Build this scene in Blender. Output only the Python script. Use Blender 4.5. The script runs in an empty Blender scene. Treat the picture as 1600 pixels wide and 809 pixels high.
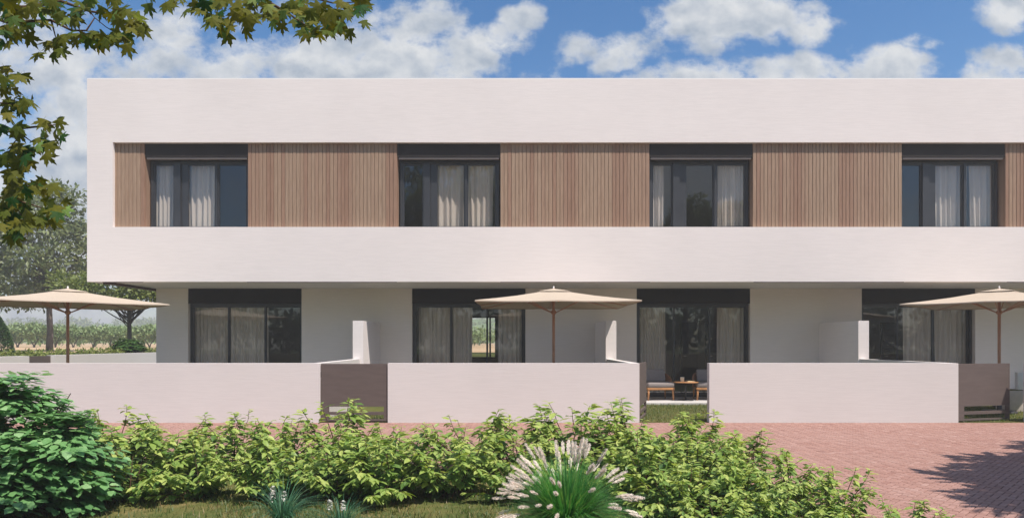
import bpy, bmesh, math, random
import numpy as np
from mathutils import Vector, Matrix, Quaternion

R = math.radians
scene = bpy.context.scene
COL = scene.collection

# ------------------------------------------------------------------ camera
cam_d = bpy.data.cameras.new('camera')
cam = bpy.data.objects.new('camera', cam_d); COL.objects.link(cam)
cam.location = (0, 0, 1.5); cam.rotation_euler = (R(90), 0, 0)
cam_d.sensor_width = 36; cam_d.lens = 24.0
cam_d.shift_y = 0.0816
cam_d.clip_start = 0.05; cam_d.clip_end = 5000
scene.camera = cam

# ------------------------------------------------------------------ sun direction (light travels along LIGHT)
LIGHT = Vector((-0.385, 0.39, -1.0)).normalized()
SUN = -LIGHT
ELEV = math.asin(SUN.z)
AZ = math.atan2(SUN.x, SUN.y)
sd = bpy.data.lights.new('sun', 'SUN'); sd.energy = 5.0; sd.angle = R(0.5); sd.color = (1.0, 0.92, 0.835)
so = bpy.data.objects.new('sun', sd); COL.objects.link(so)
so.rotation_mode = 'QUATERNION'; so.rotation_quaternion = LIGHT.to_track_quat('-Z', 'Y')
so.location = (20, -20, 40)

scene.view_settings.view_transform = 'Standard'
scene.view_settings.look = 'None'
scene.view_settings.gamma = 1
scene.view_settings.use_curve_mapping = False
scene.view_settings.exposure = 0.34
scene.cycles.max_bounces = 10
scene.cycles.diffuse_bounces = 4
scene.cycles.glossy_bounces = 4
scene.cycles.transparent_max_bounces = 16
scene.cycles.volume_bounces = 0
scene.cycles.caustics_reflective = False
scene.cycles.caustics_refractive = False

# ------------------------------------------------------------------ node helpers
class NT:
    def __init__(s, tree): s.t = tree; s.n = tree.nodes; s.l = tree.links
    def new(s, typ, **kw):
        n = s.n.new(typ)
        for k, v in kw.items(): setattr(n, k, v)
        return n
    def set(s, sock, v):
        if isinstance(v, bpy.types.NodeSocket): s.l.new(v, sock)
        elif v is not None: sock.default_value = v
    def math(s, op, a, b=None, c=None, clamp=False):
        n = s.new('ShaderNodeMath', operation=op); n.use_clamp = clamp
        s.set(n.inputs[0], a)
        if b is not None: s.set(n.inputs[1], b)
        if c is not None: s.set(n.inputs[2], c)
        return n.outputs[0]
    def vmath(s, op, a, b=None):
        n = s.new('ShaderNodeVectorMath', operation=op)
        s.set(n.inputs[0], a)
        if b is not None: s.set(n.inputs[1], b)
        return n.outputs['Value'] if op in ('LENGTH', 'DOT_PRODUCT') else n.outputs[0]
    def noise(s, vec, scale, detail=4, rough=.55, dim='3D'):
        n = s.new('ShaderNodeTexNoise'); n.noise_dimensions = dim
        s.set(n.inputs['Vector'], vec); s.set(n.inputs['Scale'], scale)
        n.inputs['Detail'].default_value = detail; n.inputs['Roughness'].default_value = rough
        return n.outputs[0]
    def maprange(s, v, a, b, c=0., d=1., smooth=True):
        n = s.new('ShaderNodeMapRange'); n.interpolation_type = 'SMOOTHSTEP' if smooth else 'LINEAR'
        s.set(n.inputs[0], v)
        for i, x in enumerate((a, b, c, d)): s.set(n.inputs[i + 1], x)
        return n.outputs[0]
    def mix(s, f, a, b, mode='MIX'):
        n = s.new('ShaderNodeMix', data_type='RGBA', blend_type=mode)
        s.set(n.inputs[0], f)
        for i, v in ((6, a), (7, b)):
            if isinstance(v, tuple) and len(v) == 3: v = (*v, 1)
            s.set(n.inputs[i], v)
        return n.outputs[2]
    def scalevec(s, vec, sc):
        n = s.new('ShaderNodeMapping'); s.set(n.inputs[0], vec); n.inputs['Scale'].default_value = sc
        return n.outputs[0]
    def bump(s, h, strength=.2, dist=.01):
        n = s.new('ShaderNodeBump'); n.inputs['Strength'].default_value = strength
        n.inputs['Distance'].default_value = dist; s.set(n.inputs['Height'], h)
        return n.outputs[0]

# ------------------------------------------------------------------ world: Nishita sky with cumulus clouds
world = bpy.data.worlds.new('World'); scene.world = world; world.use_nodes = True
w = NT(world.node_tree); w.n.clear()
sky = w.new('ShaderNodeTexSky'); sky.sky_type = 'NISHITA'; sky.sun_disc = False
sky.sun_elevation = ELEV; sky.sun_rotation = AZ; sky.air_density = 1.0; sky.dust_density = 0.6; sky.ozone_density = 2.5
tc = w.new('ShaderNodeTexCoord'); D = tc.outputs['Generated']
sep = w.new('ShaderNodeSeparateXYZ'); w.l.new(D, sep.inputs[0])
dx, dy, dz = sep.outputs
front = w.maprange(dy, 0.02, 0.15)
yy = w.math('MAXIMUM', dy, 0.05)
u = w.math('DIVIDE', dx, yy); v = w.math('DIVIDE', dz, yy)
cmb = w.new('ShaderNodeCombineXYZ'); w.set(cmb.inputs[0], u); w.set(cmb.inputs[1], v); P = cmb.outputs[0]
CL = [  # cumulus clouds of this sky: direction (u, v), size, weight
    (-.62, .37, .24, .07, .66), (-.40, .40, .13, .05, .66), (-.27, .395, .09, .055, .95), (-.115, .425, .082, .066, 1.1), (-.20, .40, .07, .05, .9), (-.17, .488, .055, .03, .55),
    (-.78, .45, .12, .06, .7), (-.70, .17, .30, .19, .85), (-.47, .455, .09, .03, .5), (-.012, .452, .034, .026, .75), (.008, .475, .03, .018, .55),
    (.135, .422, .056, .033, 1.0), (.33, .478, .11, .036, 1.0), (.435, .472, .04, .03, .9), (.30, .44, .05, .02, .55),
    (.42, .395, .19, .024, 1.05), (.545, .412, .06, .024, .95), (.30, .388, .06, .02, .8), (.715, .400, .062, .030, 1.05), (.735, .492, .04, .03, .9),
    (.60, .44, .035, .01, .45), (.12, .39, .06, .012, .5), (.86, .43, .08, .05, 1.0),
]
mask = None
for (cu, cv, ru, rv, wt) in CL:
    n = w.new('ShaderNodeVectorMath', operation='SUBTRACT'); w.set(n.inputs[0], P); n.inputs[1].default_value = (cu, cv, 0)
    m = w.new('ShaderNodeVectorMath', operation='MULTIPLY'); w.set(m.inputs[0], n.outputs[0]); m.inputs[1].default_value = (1 / ru, 1 / rv, 0)
    e = w.math('MULTIPLY', w.math('SUBTRACT', 1.25, w.vmath('LENGTH', m.outputs[0])), wt)
    e = w.math('MINIMUM', e, wt * .55)
    mask = e if mask is None else w.math('MAXIMUM', mask, e)
mask = w.math('MAXIMUM', mask, -0.9)
PS = w.scalevec(P, (1.0, 1.25, 1))
fb = w.noise(PS, 13.0, 10, .60)
fb2 = w.noise(w.vmath('ADD', PS, (-.009, -.022, 0)), 13.0, 6, .52)
fb1 = w.noise(PS, 13.0, 6, .52)
big = w.noise(PS, 5.0, 3, .5)
dens = w.math('ADD', mask, w.math('MULTIPLY', w.math('SUBTRACT', fb, .5), 3.0))
dens = w.math('ADD', dens, w.math('MULTIPLY', w.math('SUBTRACT', big, .5), 1.3))
alpha_f = w.math('MULTIPLY', w.maprange(dens, -.12, .60), .97)
# broken cloud over the unseen rest of the sky, thickened for neutral ambient light
rest = w.noise(D, 3.2, 7, .6)
alpha_b = w.math('MULTIPLY', w.maprange(rest, .46, .62), .9)
alpha = w.math('ADD', w.math('MULTIPLY', alpha_f, front), w.math('MULTIPLY', alpha_b, w.math('SUBTRACT', 1.0, front)))
relief = w.math('MULTIPLY', w.math('SUBTRACT', fb2, fb1), 3.0)
tone = w.math('ADD', w.math('ADD', .70, relief), w.math('MULTIPLY', w.math('SUBTRACT', big, .5), -1.2))
tone = w.math('MINIMUM', w.math('MAXIMUM', tone, 0.0), 1.0)
ccol = w.mix(tone, (.36, .43, .53), (.76, .775, .79))
hs = w.new('ShaderNodeHueSaturation'); hs.inputs['Saturation'].default_value = 1.30; hs.inputs['Value'].default_value = 1.0
w.l.new(sky.outputs[0], hs.inputs['Color'])
bg_sky = w.new('ShaderNodeBackground'); w.l.new(hs.outputs[0], bg_sky.inputs[0]); bg_sky.inputs[1].default_value = 0.114
bg_cl = w.new('ShaderNodeBackground'); w.l.new(ccol, bg_cl.inputs[0]); bg_cl.inputs[1].default_value = 0.80
mx = w.new('ShaderNodeMixShader'); w.set(mx.inputs[0], alpha); w.l.new(bg_sky.outputs[0], mx.inputs[1]); w.l.new(bg_cl.outputs[0], mx.inputs[2])
wo = w.new('ShaderNodeOutputWorld'); w.l.new(mx.outputs[0], wo.inputs[0])

# ------------------------------------------------------------------ materials
def mat_new(name):
    m = bpy.data.materials.new(name); m.use_nodes = True
    t = NT(m.node_tree)
    bs = [n for n in t.n if n.type == 'BSDF_PRINCIPLED'][0]
    return m, t, bs

def objco(t):
    return t.new('ShaderNodeTexCoord').outputs['Object']

def geoco(t):
    return t.new('ShaderNodeNewGeometry').outputs['Position']

def attr(t, name='tint'):
    n = t.new('ShaderNodeAttribute'); n.attribute_name = name
    return n.outputs['Fac']

def plain(name, col, rough=.6, var=.08, scale=8, spec=.3, bump=0., stretch=(1, 1, 1)):
    m, t, b = mat_new(name)
    p = t.scalevec(geoco(t), stretch)
    n = t.noise(p, scale, 5, .6)
    a = tuple(c * (1 - var) for c in col); c2 = tuple(min(1, c * (1 + var)) for c in col)
    t.l.new(t.mix(t.maprange(n, .3, .7), a, c2), b.inputs['Base Color'])
    b.inputs['Roughness'].default_value = rough; b.inputs['Specular IOR Level'].default_value = spec
    if bump: t.l.new(t.bump(t.noise(p, scale * 8, 4, .6), bump, .01), b.inputs['Normal'])
    return m

def render_wall(name, col):
    """smooth trowelled render with faint horizontal strokes, slight weathering"""
    m, t, b = mat_new(name)
    g = geoco(t)
    st = t.noise(t.scalevec(g, (1.2, 1.2, 16)), 2.2, 6, .62)
    bl = t.noise(g, .55, 4, .6)
    fine = t.noise(g, 55, 3, .6)
    k = t.math('ADD', t.math('MULTIPLY', t.maprange(st, .3, .7), .5), t.math('MULTIPLY', t.maprange(bl, .25, .75), .5))
    c = t.mix(k, tuple(x * .945 for x in col), tuple(min(1, x * 1.04) for x in col))
    t.l.new(c, b.inputs['Base Color'])
    b.inputs['Roughness'].default_value = .85; b.inputs['Specular IOR Level'].default_value = .2
    h = t.math('ADD', t.math('MULTIPLY', st, .7), t.math('MULTIPLY', fine, .3))
    t.l.new(t.bump(h, .2, .012), b.inputs['Normal'])
    return m

M = {}
M['render'] = render_wall('white_render', (.775, .715, .695))
M['render_garden'] = render_wall('garden_wall_render', (.665, .630, .612))  # white render darkened in colour to offset light bounced off the paving
M['render_grey'] = render_wall('pale_grey_render', (.76, .69, .635))
M['soffit'] = render_wall('soffit_render', (.70, .665, .64))
M['dark_metal'] = plain('anthracite_metal', (.030, .030, .034), .42, .12, 3, .5)
M['frame_metal'] = plain('window_frame_metal', (.034, .036, .042), .38, .1, 3, .5)
M['shutter_low'] = plain('darkened_shutter_metal', (.012, .010, .009), .6, .1, 2, .2)  # shutter metal with a darker colour, offsetting haze and sky light on it
M['shutter'] = plain('shutter_box_metal', (.024, .020, .020), .6, .1, 2, .15)
M['strip'] = plain('taupe_metal_strip', (.22, .185, .17), .5, .06, 3, .4)
M['gate'] = plain('brown_gate_paint', (.115, .090, .081), .6, .08, 2.5, .35, .03, (1, 1, 6))
M['slot'] = plain('dark_slot', (.015, .012, .011), .7)
M['soffit_wood'] = plain('dark_brown_trim', (.06, .028, .022), .5, .2, 6)
M['room'] = plain('room_wall_paint', (.42, .41, .41), .8, .03, 1)
M['room_dark'] = plain('room_floor_wood', (.12, .09, .075), .5, .2, 4)
M['door_dark'] = plain('interior_door_paint', (.03, .028, .03), .5)
M['patio'] = plain('patio_concrete', (.50, .485, .475), .75, .08, 3, .2, .05)
M['cushion'] = plain('grey_brown_cushion_cloth', (.25, .22, .212), .9, .06, 40, .1, .15)
M['teak'] = plain('teak_wood', (.42, .205, .085), .5, .22, 5, .3, .05, (1, 1, 1))
M['rattan'] = plain('woven_brown_cane', (.27, .115, .055), .65, .3, 60, .2, .4)
M['pole_wood'] = plain('oiled_hardwood', (.50, .25, .155), .45, .18, 6, .35, .04, (6, 6, .7))
M['steel'] = plain('pale_metal', (.55, .52, .48), .35, .04, 5, .5)
M['cup'] = plain('cream_ceramic', (.78, .70, .56), .4, .03, 8)
M['book'] = plain('cream_paper', (.66, .54, .34), .7, .06, 20)
M['white_frame'] = plain('white_lacquer', (.80, .79, .78), .5, .02, 4)
M['pale_stone'] = plain('pale_cast_stone', (.56, .50, .45), .8, .07, 9, .2, .08)

def canopy_mat():
    m, t, b = mat_new('ecru_canvas')
    g = objco(t)
    wv = t.noise(t.scalevec(g, (1, 1, 1)), 260, 2, .5)
    n = t.noise(g, 2.2, 4, .6)
    c = t.mix(t.math('ADD', t.math('MULTIPLY', n, .6), t.math('MULTIPLY', wv, .4)), (.49, .41, .325), (.585, .50, .405))
    t.l.new(c, b.inputs['Base Color']); b.inputs['Roughness'].default_value = .9; b.inputs['Specular IOR Level'].default_value = .1
    tr = t.new('ShaderNodeBsdfTranslucent'); tr.inputs[0].default_value = (.42, .31, .17, 1)
    mxs = t.new('ShaderNodeMixShader'); mxs.inputs[0].default_value = .16
    out = [n for n in t.n if n.type == 'OUTPUT_MATERIAL'][0]
    t.l.new(b.outputs[0], mxs.inputs[1]); t.l.new(tr.outputs[0], mxs.inputs[2]); t.l.new(mxs.outputs[0], out.inputs[0])
    t.l.new(t.bump(wv, .15, .003), b.inputs['Normal'])
    return m
M['canvas'] = canopy_mat()

def curtain_mat():
    m, t, b = mat_new('linen_curtain')
    g = geoco(t)
    n = t.noise(t.scalevec(g, (90, 90, 2)), 1, 3, .6)
    c = t.mix(n, (.78, .705, .645), (.90, .83, .77))
    t.l.new(c, b.inputs['Base Color']); b.inputs['Roughness'].default_value = .95; b.inputs['Specular IOR Level'].default_value = .05
    tr = t.new('ShaderNodeBsdfTranslucent'); tr.inputs[0].default_value = (.6, .56, .52, 1)
    mxs = t.new('ShaderNodeMixShader'); mxs.inputs[0].default_value = .25
    out = [n for n in t.n if n.type == 'OUTPUT_MATERIAL'][0]
    t.l.new(b.outputs[0], mxs.inputs[1]); t.l.new(tr.outputs[0], mxs.inputs[2]); t.l.new(mxs.outputs[0], out.inputs[0])
    return m
M['curtain'] = curtain_mat()

def glass_mat(name, boost, tint):
    m = bpy.data.materials.new(name); m.use_nodes = True
    t = NT(m.node_tree); t.n.clear()
    ge = t.new('ShaderNodeNewGeometry')
    cs = t.math('ABSOLUTE', t.vmath('DOT_PRODUCT', ge.outputs['Normal'], ge.outputs['Incoming']))   # Schlick, same from both sides
    f = t.math('MULTIPLY_ADD', t.math('POWER', t.math('SUBTRACT', 1.0, cs, clamp=True), 5.0), .955, .045)
    f = t.math('MULTIPLY', f, boost, clamp=True)
    tr = t.new('ShaderNodeBsdfTransparent'); tr.inputs[0].default_value = (*tint, 1)
    gl = t.new('ShaderNodeBsdfGlossy'); gl.inputs['Roughness'].default_value = 0.0; gl.inputs[0].default_value = (.95, .97, 1, 1)
    g = geoco(t)
    t.l.new(t.bump(t.noise(g, .5, 1, .5), .004, .02), gl.inputs['Normal'])
    ms = t.new('ShaderNodeMixShader'); t.set(ms.inputs[0], f); t.l.new(tr.outputs[0], ms.inputs[1]); t.l.new(gl.outputs[0], ms.inputs[2])
    o = t.new('ShaderNodeOutputMaterial'); t.l.new(ms.outputs[0], o.inputs[0])
    return m
M['glass'] = glass_mat('window_glass', 1.0, (.95, .945, .93))

def wood_clad_mat():
    m, t, b = mat_new('cedar_boards')
    g = geoco(t); a = attr(t)
    off = t.new('ShaderNodeCombineXYZ'); t.set(off.inputs[2], t.math('MULTIPLY', a, 37.0)); t.set(off.inputs[0], t.math('MULTIPLY', a, 11.0))
    p = t.vmath('ADD', g, off.outputs[0])
    grain = t.noise(t.scalevec(p, (30, 30, .9)), 2.4, 6, .65)
    knots = t.noise(t.scalevec(p, (6, 6, .8)), 3.0, 4, .6)
    r = t.new('ShaderNodeValToRGB'); t.set(r.inputs[0], a)
    els = r.color_ramp.elements
    els[0].position = 0; els[0].color = (.292, .178, .122, 1)
    els[1].position = 1; els[1].color = (.348, .246, .174, 1)
    for pos, c in ((.25, (.308, .192, .134)), (.5, (.325, .214, .150)), (.75, (.338, .230, .160))):
        e = els.new(pos); e.color = (*c, 1)
    c = t.mix(t.maprange(grain, .25, .75), t.mix(1.0, r.outputs[0], (.74, .70, .68), 'MULTIPLY'), t.mix(1.0, r.outputs[0], (1.14, 1.14, 1.14), 'MULTIPLY'))
    c = t.mix(t.maprange(knots, .62, .8, 0, .35), c, (.12, .06, .04))
    t.l.new(c, b.inputs['Base Color']); b.inputs['Roughness'].default_value = .62; b.inputs['Specular IOR Level'].default_value = .25
    t.l.new(t.bump(grain, .25, .004), b.inputs['Normal'])
    return m
M['clad'] = wood_clad_mat()

def paver_mat():
    m, t, b = mat_new('clay_pavers')
    g = geoco(t); a = attr(t)
    r = t.new('ShaderNodeValToRGB'); t.set(r.inputs[0], a)
    els = r.color_ramp.elements
    els[0].position = 0; els[0].color = (.265, .142, .118, 1)
    els[1].position = 1; els[1].color = (.425, .278, .240, 1)
    for pos, c in ((.35, (.325, .183, .150)), (.7, (.365, .216, .182))):
        e = els.new(pos); e.color = (*c, 1)
    n1 = t.noise(g, 34, 5, .65); n2 = t.noise(g, .7, 4, .6)
    c = t.mix(t.maprange(n1, .3, .7), t.mix(1.0, r.outputs[0], (.84, .82, .81), 'MULTIPLY'), t.mix(1.0, r.outputs[0], (1.1, 1.1, 1.1), 'MULTIPLY'))
    c = t.mix(t.maprange(n2, .35, .75, 0, .28), c, (.40, .27, .235))
    t.l.new(c, b.inputs['Base Color']); b.inputs['Roughness'].default_value = .82; b.inputs['Specular IOR Level'].default_value = .2
    t.l.new(t.bump(n1, .3, .004), b.inputs['Normal'])
    return m
M['paver'] = paver_mat()
M['joint'] = plain('joint_sand', (.12, .07, .06), .95, .25, 20, .1)

def ground_mat(name, cols, s1=.5, s2=9, bump=.4):
    m, t, b = mat_new(name)
    g = geoco(t)
    n1 = t.noise(g, s1, 5, .65); n2 = t.noise(g, s2, 6, .7); n3 = t.noise(g, s2 * 9, 3, .6)
    k = t.math('ADD', t.math('MULTIPLY', n1, .5), t.math('ADD', t.math('MULTIPLY', n2, .35), t.math('MULTIPLY', n3, .15)))
    r = t.new('ShaderNodeValToRGB'); t.set(r.inputs[0], t.maprange(k, .33, .67, smooth=False))
    els = r.color_ramp.elements
    els[0].color = (*cols[0], 1); els[-1].color = (*cols[-1], 1)
    for i, c in enumerate(cols[1:-1]):
        e = els.new((i + 1) / (len(cols) - 1)); e.color = (*c, 1)
    t.l.new(r.outputs[0], b.inputs['Base Color']); b.inputs['Roughness'].default_value = .95; b.inputs['Specular IOR Level'].default_value = .1
    t.l.new(t.bump(t.math('ADD', n2, n3), bump, .03), b.inputs['Normal'])
    return m
M['ground'] = ground_mat('turf_and_soil', [(.04, .06, .018), (.06, .08, .025), (.08, .09, .03), (.13, .11, .05)], .9, 6)
M['bed'] = ground_mat('sandy_soil_bed', [(.045, .07, .018), (.085, .105, .03), (.15, .135, .05), (.32, .225, .115)], 1.3, 7)
M['lawn'] = ground_mat('lawn_soil', [(.05, .065, .018), (.10, .11, .03), (.16, .13, .05)], .9, 9)
M['field'] = ground_mat('tan_field_soil', [(.40, .27, .155), (.50, .36, .22), (.57, .43, .28)], .15, 2, .2)
M['hill'] = ground_mat('wooded_hill', [(.10, .19, .05), (.16, .25, .075), (.22, .31, .11)], .05, .4, .6)

def leaf_mat(name, ramp, trans=.3, trcol=None, rough=.45, spec=.35):
    m, t, b = mat_new(name)
    a = attr(t)
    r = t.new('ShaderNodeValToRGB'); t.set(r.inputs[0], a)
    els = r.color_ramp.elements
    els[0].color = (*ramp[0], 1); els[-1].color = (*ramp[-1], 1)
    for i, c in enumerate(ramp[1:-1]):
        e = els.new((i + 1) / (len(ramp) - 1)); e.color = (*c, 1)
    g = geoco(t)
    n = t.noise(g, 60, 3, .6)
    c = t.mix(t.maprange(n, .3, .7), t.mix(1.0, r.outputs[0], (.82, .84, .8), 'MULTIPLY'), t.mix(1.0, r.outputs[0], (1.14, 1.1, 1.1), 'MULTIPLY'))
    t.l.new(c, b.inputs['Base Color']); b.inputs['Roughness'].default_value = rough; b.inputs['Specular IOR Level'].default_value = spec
    tr = t.new('ShaderNodeBsdfTranslucent')
    hsn = t.new('ShaderNodeHueSaturation'); hsn.inputs['Hue'].default_value = .485; hsn.inputs['Saturation'].default_value = 1.15; hsn.inputs['Value'].default_value = 1.3
    t.l.new(c, hsn.inputs['Color']); t.l.new(hsn.outputs[0], tr.inputs[0])
    mxs = t.new('ShaderNodeMixShader'); mxs.inputs[0].default_value = trans
    out = [n for n in t.n if n.type == 'OUTPUT_MATERIAL'][0]
    t.l.new(b.outputs[0], mxs.inputs[1]); t.l.new(tr.outputs[0], mxs.inputs[2]); t.l.new(mxs.outputs[0], out.inputs[0])
    return m
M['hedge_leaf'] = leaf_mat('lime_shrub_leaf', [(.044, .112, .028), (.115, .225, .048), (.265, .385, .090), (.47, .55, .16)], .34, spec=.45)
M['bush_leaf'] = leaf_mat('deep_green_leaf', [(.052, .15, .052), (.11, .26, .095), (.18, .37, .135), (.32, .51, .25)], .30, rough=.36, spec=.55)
M['maple_leaf'] = leaf_mat('olive_maple_leaf', [(.020, .075, .018), (.062, .108, .018), (.110, .122, .016), (.160, .150, .022), (.19, .31, .09)], .4, rough=.6, spec=.12)
M['tree_leaf'] = leaf_mat('tree_leaf', [(.08, .12, .045), (.16, .205, .085), (.25, .295, .14), (.38, .42, .23)], .38)
M['young_leaf'] = leaf_mat('bright_tree_leaf', [(.07, .11, .025), (.15, .20, .05), (.26, .31, .09), (.38, .41, .15)], .35)
M['vine_leaf'] = leaf_mat('vine_leaf', [(.10, .16, .05), (.18, .27, .10), (.30, .40, .18), (.45, .53, .30)], .25)
M['conifer'] = leaf_mat('clipped_conifer', [(.02, .06, .015), (.04, .10, .02), (.08, .15, .03)], .15)
M['grass_blade'] = leaf_mat('grass_blade', [(.03, .075, .015), (.065, .12, .025), (.13, .15, .04), (.26, .2, .085)], .3)
M['fountain_blade'] = leaf_mat('fountain_grass_blade', [(.02, .10, .025), (.05, .22, .05), (.11, .34, .085), (.28, .43, .12)], .35, rough=.45)
M['tuft_blade'] = leaf_mat('blue_green_blade', [(.02, .09, .05), (.05, .16, .09), (.11, .25, .13), (.24, .32, .13)], .3)
M['plume'] = leaf_mat('pinkish_plume', [(.76, .69, .63), (.86, .80, .75), (.90, .86, .82)], .3, rough=.9, spec=.1)
M['flower'] = leaf_mat('white_flower', [(.65, .66, .6), (.75, .75, .7), (.8, .8, .76)], .25, rough=.7)
M['bark'] = plain('grey_brown_bark', (.14, .115, .10), .9, .3, 14, .1, .5, (1, 1, .35))
M['twig'] = plain('brown_twig', (.085, .05, .03), .8, .25, 30, .15, .2)

# ------------------------------------------------------------------ mesh helpers
def link(o, parent=None):
    COL.objects.link(o)
    if parent is not None: o.parent = parent
    return o

def tag(o, label=None, cat=None, group=None, kind=None):
    if label: o['label'] = label
    if cat: o['category'] = cat
    if group: o['group'] = group
    if kind: o['kind'] = kind
    return o

def empty(name, loc=(0, 0, 0), rz=0, label=None, cat=None, group=None):
    o = bpy.data.objects.new(name, None); o.empty_display_size = .2
    COL.objects.link(o); o.location = loc; o.rotation_euler = (0, 0, rz)
    return tag(o, label, cat, group)

def copy_tree(o, parent=None):
    c = o.copy(); COL.objects.link(c)
    if parent is not None: c.parent = parent
    for ch in list(o.children): copy_tree(ch, c)
    return c

class MB:
    """collects shapes (numpy) and links them as one mesh object"""
    def __init__(s): s.v = []; s.f = []; s.t = []; s.n = 0; s.sm = []
    def add(s, verts, faces, tint=.5, smooth=False):
        verts = np.asarray(verts, float)
        s.v.append(verts)
        for f in faces: s.f.append(tuple(i + s.n for i in f)); s.t.append(tint); s.sm.append(smooth)
        s.n += len(verts); return s
    def box(s, x0, x1, y0, y1, z0, z1, tint=.5, bev=0.0, top_in=0.0):
        x0, x1 = min(x0, x1), max(x0, x1); y0, y1 = min(y0, y1), max(y0, y1); z0, z1 = min(z0, z1), max(z0, z1)
        if bev <= 0:
            V = [(x, y, z) for z in (z0, z1) for (x, y) in ((x0, y0), (x1, y0), (x1, y1), (x0, y1))]
            F = [(0, 3, 2, 1), (4, 5, 6, 7), (0, 1, 5, 4), (1, 2, 6, 5), (2, 3, 7, 6), (3, 0, 4, 7)]
            return s.add(V, F, tint)
        bm = bmesh.new(); bmesh.ops.create_cube(bm, size=1)
        bmesh.ops.scale(bm, vec=(x1 - x0, y1 - y0, z1 - z0), verts=bm.verts)
        bmesh.ops.translate(bm, vec=((x0 + x1) / 2, (y0 + y1) / 2, (z0 + z1) / 2), verts=bm.verts)
        bmesh.ops.bevel(bm, geom=list(bm.edges), offset=bev, segments=2, profile=.6, affect='EDGES')
        bm.verts.index_update()
        s.add([v.co[:] for v in bm.verts], [tuple(v.index for v in f.verts) for f in bm.faces], tint, True)
        bm.free(); return s
    def prism(s, poly, z0, z1, tint=.5):
        n = len(poly)
        V = [(x, y, z0) for x, y in poly] + [(x, y, z1) for x, y in poly]
        F = [tuple(range(n - 1, -1, -1)), tuple(range(n, 2 * n))] + [(i, (i + 1) % n, n + (i + 1) % n, n + i) for i in range(n)]
        return s.add(V, F, tint)
    def tube(s, pts, rad, n=8, tint=.5, cap=True):
        pts = [Vector(p) for p in pts]
        if not isinstance(rad, (list, tuple)): rad = [rad] * len(pts)
        V = []; F = []; prev = None
        for i, p in enumerate(pts):
            d = (pts[min(i + 1, len(pts) - 1)] - pts[max(i - 1, 0)]).normalized()
            if prev is None:
                a = d.orthogonal().normalized()
            else:
                a = (prev - d * prev.dot(d)).normalized() if (prev - d * prev.dot(d)).length > 1e-4 else d.orthogonal().normalized()
            prev = a; b = d.cross(a)
            for k in range(n):
                q = 2 * math.pi * k / n
                V.append(p + (a * math.cos(q) + b * math.sin(q)) * rad[i])
        for i in range(len(pts) - 1):
            for k in range(n):
                F.append((i * n + k, i * n + (k + 1) % n, (i + 1) * n + (k + 1) % n, (i + 1) * n + k))
        if cap and n > 2:
            F.append(tuple(range(n - 1, -1, -1))); F.append(tuple(range((len(pts) - 1) * n, len(pts) * n)))
        return s.add([tuple(v) for v in V], F, tint, True)
    def lathe(s, prof, n=24, c=(0, 0), tint=.5):
        V = []; F = []
        for (r, z) in prof:
            for k in range(n):
                q = 2 * math.pi * k / n; V.append((c[0] + r * math.cos(q), c[1] + r * math.sin(q), z))
        for i in range(len(prof) - 1):
            for k in range(n): F.append((i * n + k, i * n + (k + 1) % n, (i + 1) * n + (k + 1) % n, (i + 1) * n + k))
        F.append(tuple(range(n - 1, -1, -1))); F.append(tuple(range((len(prof) - 1) * n, len(prof) * n)))
        return s.add(V, F, tint, True)
    def scatter(s, tv, tf, pos, X, Z, scale, tint, smooth=False):
        """template (tv,tf): +X along the leaf, +Z its upper side; one copy per row of pos"""
        pos = np.asarray(pos, float); N = len(pos)
        if N == 0: return s
        X = np.asarray(X, float); X = X / np.maximum(np.linalg.norm(X, axis=1, keepdims=True), 1e-9)
        Z = np.asarray(Z, float); Z = Z - X * (Z * X).sum(1, keepdims=True)
        nz = np.linalg.norm(Z, axis=1, keepdims=True); bad = nz[:, 0] < 1e-5
        Z = Z / np.maximum(nz, 1e-9); Z[bad] = (0, 0, 1)
        Y = np.cross(Z, X)
        scale = np.broadcast_to(np.asarray(scale, float), (N,))
        tv = np.asarray(tv, float)
        W = (tv[None, :, 0, None] * X[:, None, :] + tv[None, :, 1, None] * Y[:, None, :] + tv[None, :, 2, None] * Z[:, None, :]) * scale[:, None, None] + pos[:, None, :]
        k = len(tv)
        s.v.append(W.reshape(-1, 3))
        tint = np.broadcast_to(np.asarray(tint, float), (N,))
        for i in range(N):
            o = s.n + i * k
            for f in tf:
                s.f.append(tuple(j + o for j in f)); s.t.append(float(tint[i])); s.sm.append(smooth)
        s.n += N * k
        return s
    def build(s, name, mat, parent=None, world=False, offset=None):
        me = bpy.data.meshes.new(name)
        V = np.concatenate(s.v)
        if world and parent is not None:
            o = Vector((0, 0, 0)); p = parent
            while p is not None: o += p.location; p = p.parent
            V = V - np.array(o)
        if offset is not None: V = V - np.array(offset)
        me.from_pydata(V.tolist(), [], s.f)
        a = me.attributes.new('tint', 'FLOAT', 'FACE'); a.data.foreach_set('value', np.array(s.t, dtype=np.float32))
        me.polygons.foreach_set('use_smooth', np.array(s.sm, dtype=bool))
        me.materials.append(mat); me.update()
        ob = bpy.data.objects.new(name, me); link(ob, parent)
        if offset is not None: ob.location = offset
        return ob

def frame_rect(mb, x0, x1, z0, z1, y0, y1, t):
    """rectangular frame of four bars, butted"""
    mb.box(x0, x0 + t, y0, y1, z0, z1); mb.box(x1 - t, x1, y0, y1, z0, z1)
    mb.box(x0 + t, x1 - t, y0, y1, z0, z0 + t); mb.box(x0 + t, x1 - t, y0, y1, z1 - t, z1)

rng = np.random.default_rng(7); random.seed(7)

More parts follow.
